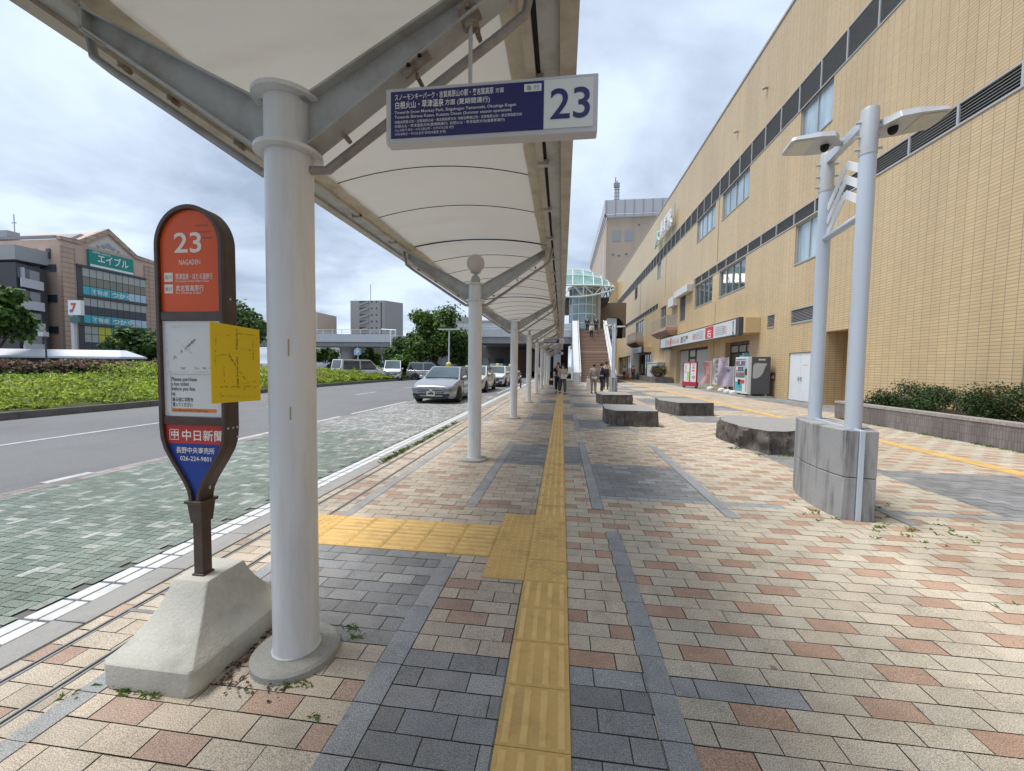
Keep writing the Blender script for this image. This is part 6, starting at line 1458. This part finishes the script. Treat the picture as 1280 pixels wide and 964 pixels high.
def bag(name, label, loc, s, mat, rz=0, cat='bag', z=0.):
    t = thing(name, label, cat, (loc[0], loc[1], loc[2]), rz, local=True); b = MB(); b.hexa([(-s[0]*.9,-s[1],0),(s[0]*.9,-s[1],0),(s[0]*.9,s[1],0),(-s[0]*.9,s[1],0),(-s[0],-s[1]*.7,s[2]),(s[0],-s[1]*.7,s[2]),(s[0],s[1]*.7,s[2]),(-s[0],s[1]*.7,s[2])]); b.build('body', mat, t, bevel=.02)
    b = MB(); b.tube([(-s[0]*.6,0,s[2]),(-s[0]*.4,0,s[2]+.16),(s[0]*.4,0,s[2]+.16),(s[0]*.6,0,s[2])], .012, 6); b.build('handle', mat, t); return t
FOLD = ((.05,-.10,-.25), (-.08,-.26,-.18)); HOLD = ((.08,-.02,-.27), (.02,-.16,-.42)); UPA = ((.03,-.14,-.20), (-.06,-.24,.02))
person('woman in black top and wide grey trousers striding towards the camera under the canopy', (-.02, 20.3), R(8), 1.62, top=C_tan, bottom=C_dgr, hair='long', step=.33, armL=HOLD, armR=HOLD, wide=1.12)
person('long-haired woman dressed in black just behind the one in wide grey trousers', (-.28, 20.95), R(-4), 1.72, top=C_blk, bottom=C_blk, hair='long', step=.12, armL=UPA, armR=((.10,.0,-.27),(.12,-.04,-.50)), wide=1.1)
bag('handbag', 'small black handbag hanging from the hand of the woman in black', (-.66, 20.9, .45), (.13,.06,.26), C_blk)
bag('handbag', 'cream handbag held by the woman in wide trousers', (.03, 20.02, .82), (.17,.07,.24), C_wht)
person('person in a pale grey suit seen from behind, standing in the group before the stairs', (1.72, 21.2), R(185), 1.66, top=C_gry, bottom=C_gry, wide=1.06)
bag('shopping_bag', 'white shopping bag carried by the person in the grey suit', (1.42, 21.15, .12), (.10,.06,.70), C_wht, cat='bag')
person('person in a dark navy suit with a backpack, right-hand one of the standing pair', (2.22, 21.8), R(100), 1.72, top=C_nav, bottom=C_nav, armL=FOLD)
t = bag('backpack', 'black backpack on the back of the person in the navy suit', (2.48, 21.82, .92), (.12,.16,.46), C_blk, R(8))
person('dark-haired person in a cream shirt behind the standing pair', (2.85, 25.4), R(170), 1.86, top=C_tan, bottom=C_dgr)
person('person in a dark jacket and white shirt near the stair head, left of three', (2.72, 45.2), R(5), 1.74, z0=5.5, top=C_nav, bottom=C_blk, step=.1)
person('person in a white shirt and dark trousers coming down ahead of the other two', (3.15, 44.0), R(-3), 1.70, z0=4.66, top=C_wht, bottom=C_blk, step=.14)
person('person in a navy jacket near the stair head, right of three', (3.75, 45.2), R(4), 1.72, z0=5.5, top=C_nav, bottom=C_blk, step=.1)
person('person in a white top and black trousers near the far shop entrance', (7.75, 50.), R(190), 1.66, top=C_wht, bottom=C_blk)
person('person in a dark red top wheeling luggage near the far shop entrance', (8.55, 48.3), R(150), 1.70, top=C_red, bottom=C_blk)
person('person in black waiting in the shade beyond the distant lamp', (7.2, 56.), R(20), 1.66, top=C_blk, bottom=C_blk)
person('person in a white cap and shirt standing between the far canopy posts', (-1.6, 27.3), R(60), 1.64, top=C_wht, bottom=C_dgr)
sc1 = thing('suitcase', 'dark green upright suitcase beside the person in red', 'suitcase', (9.1, 48., 0)); b = MB(); b.box(8.9,47.85,.08,9.35,48.15,.85); b.build('shell', cloth('case_green', (.05,.075,.06)), sc1, bevel=.05); b = MB(); b.tube([(8.98,48.1,.85),(8.98,48.1,1.1),(9.27,48.1,1.1),(9.27,48.1,.85)], .015, 6); b.build('handle', M_blk, sc1); b = MB(); b.lathe([(.05,-.02),(.05,.02)], (8.98,48,.05), 10, 'x'); b.lathe([(.05,-.02),(.05,.02)], (9.27,48,.05), 10, 'x'); b.build_each('wheel', M_blk, sc1)
ob = bag('shopping_bag', 'orange carrier bag standing by the person in the white top', (8.1, 49.6, .0), (.2,.1,.6), cloth('bag_orange', (.5,.12,.03)))
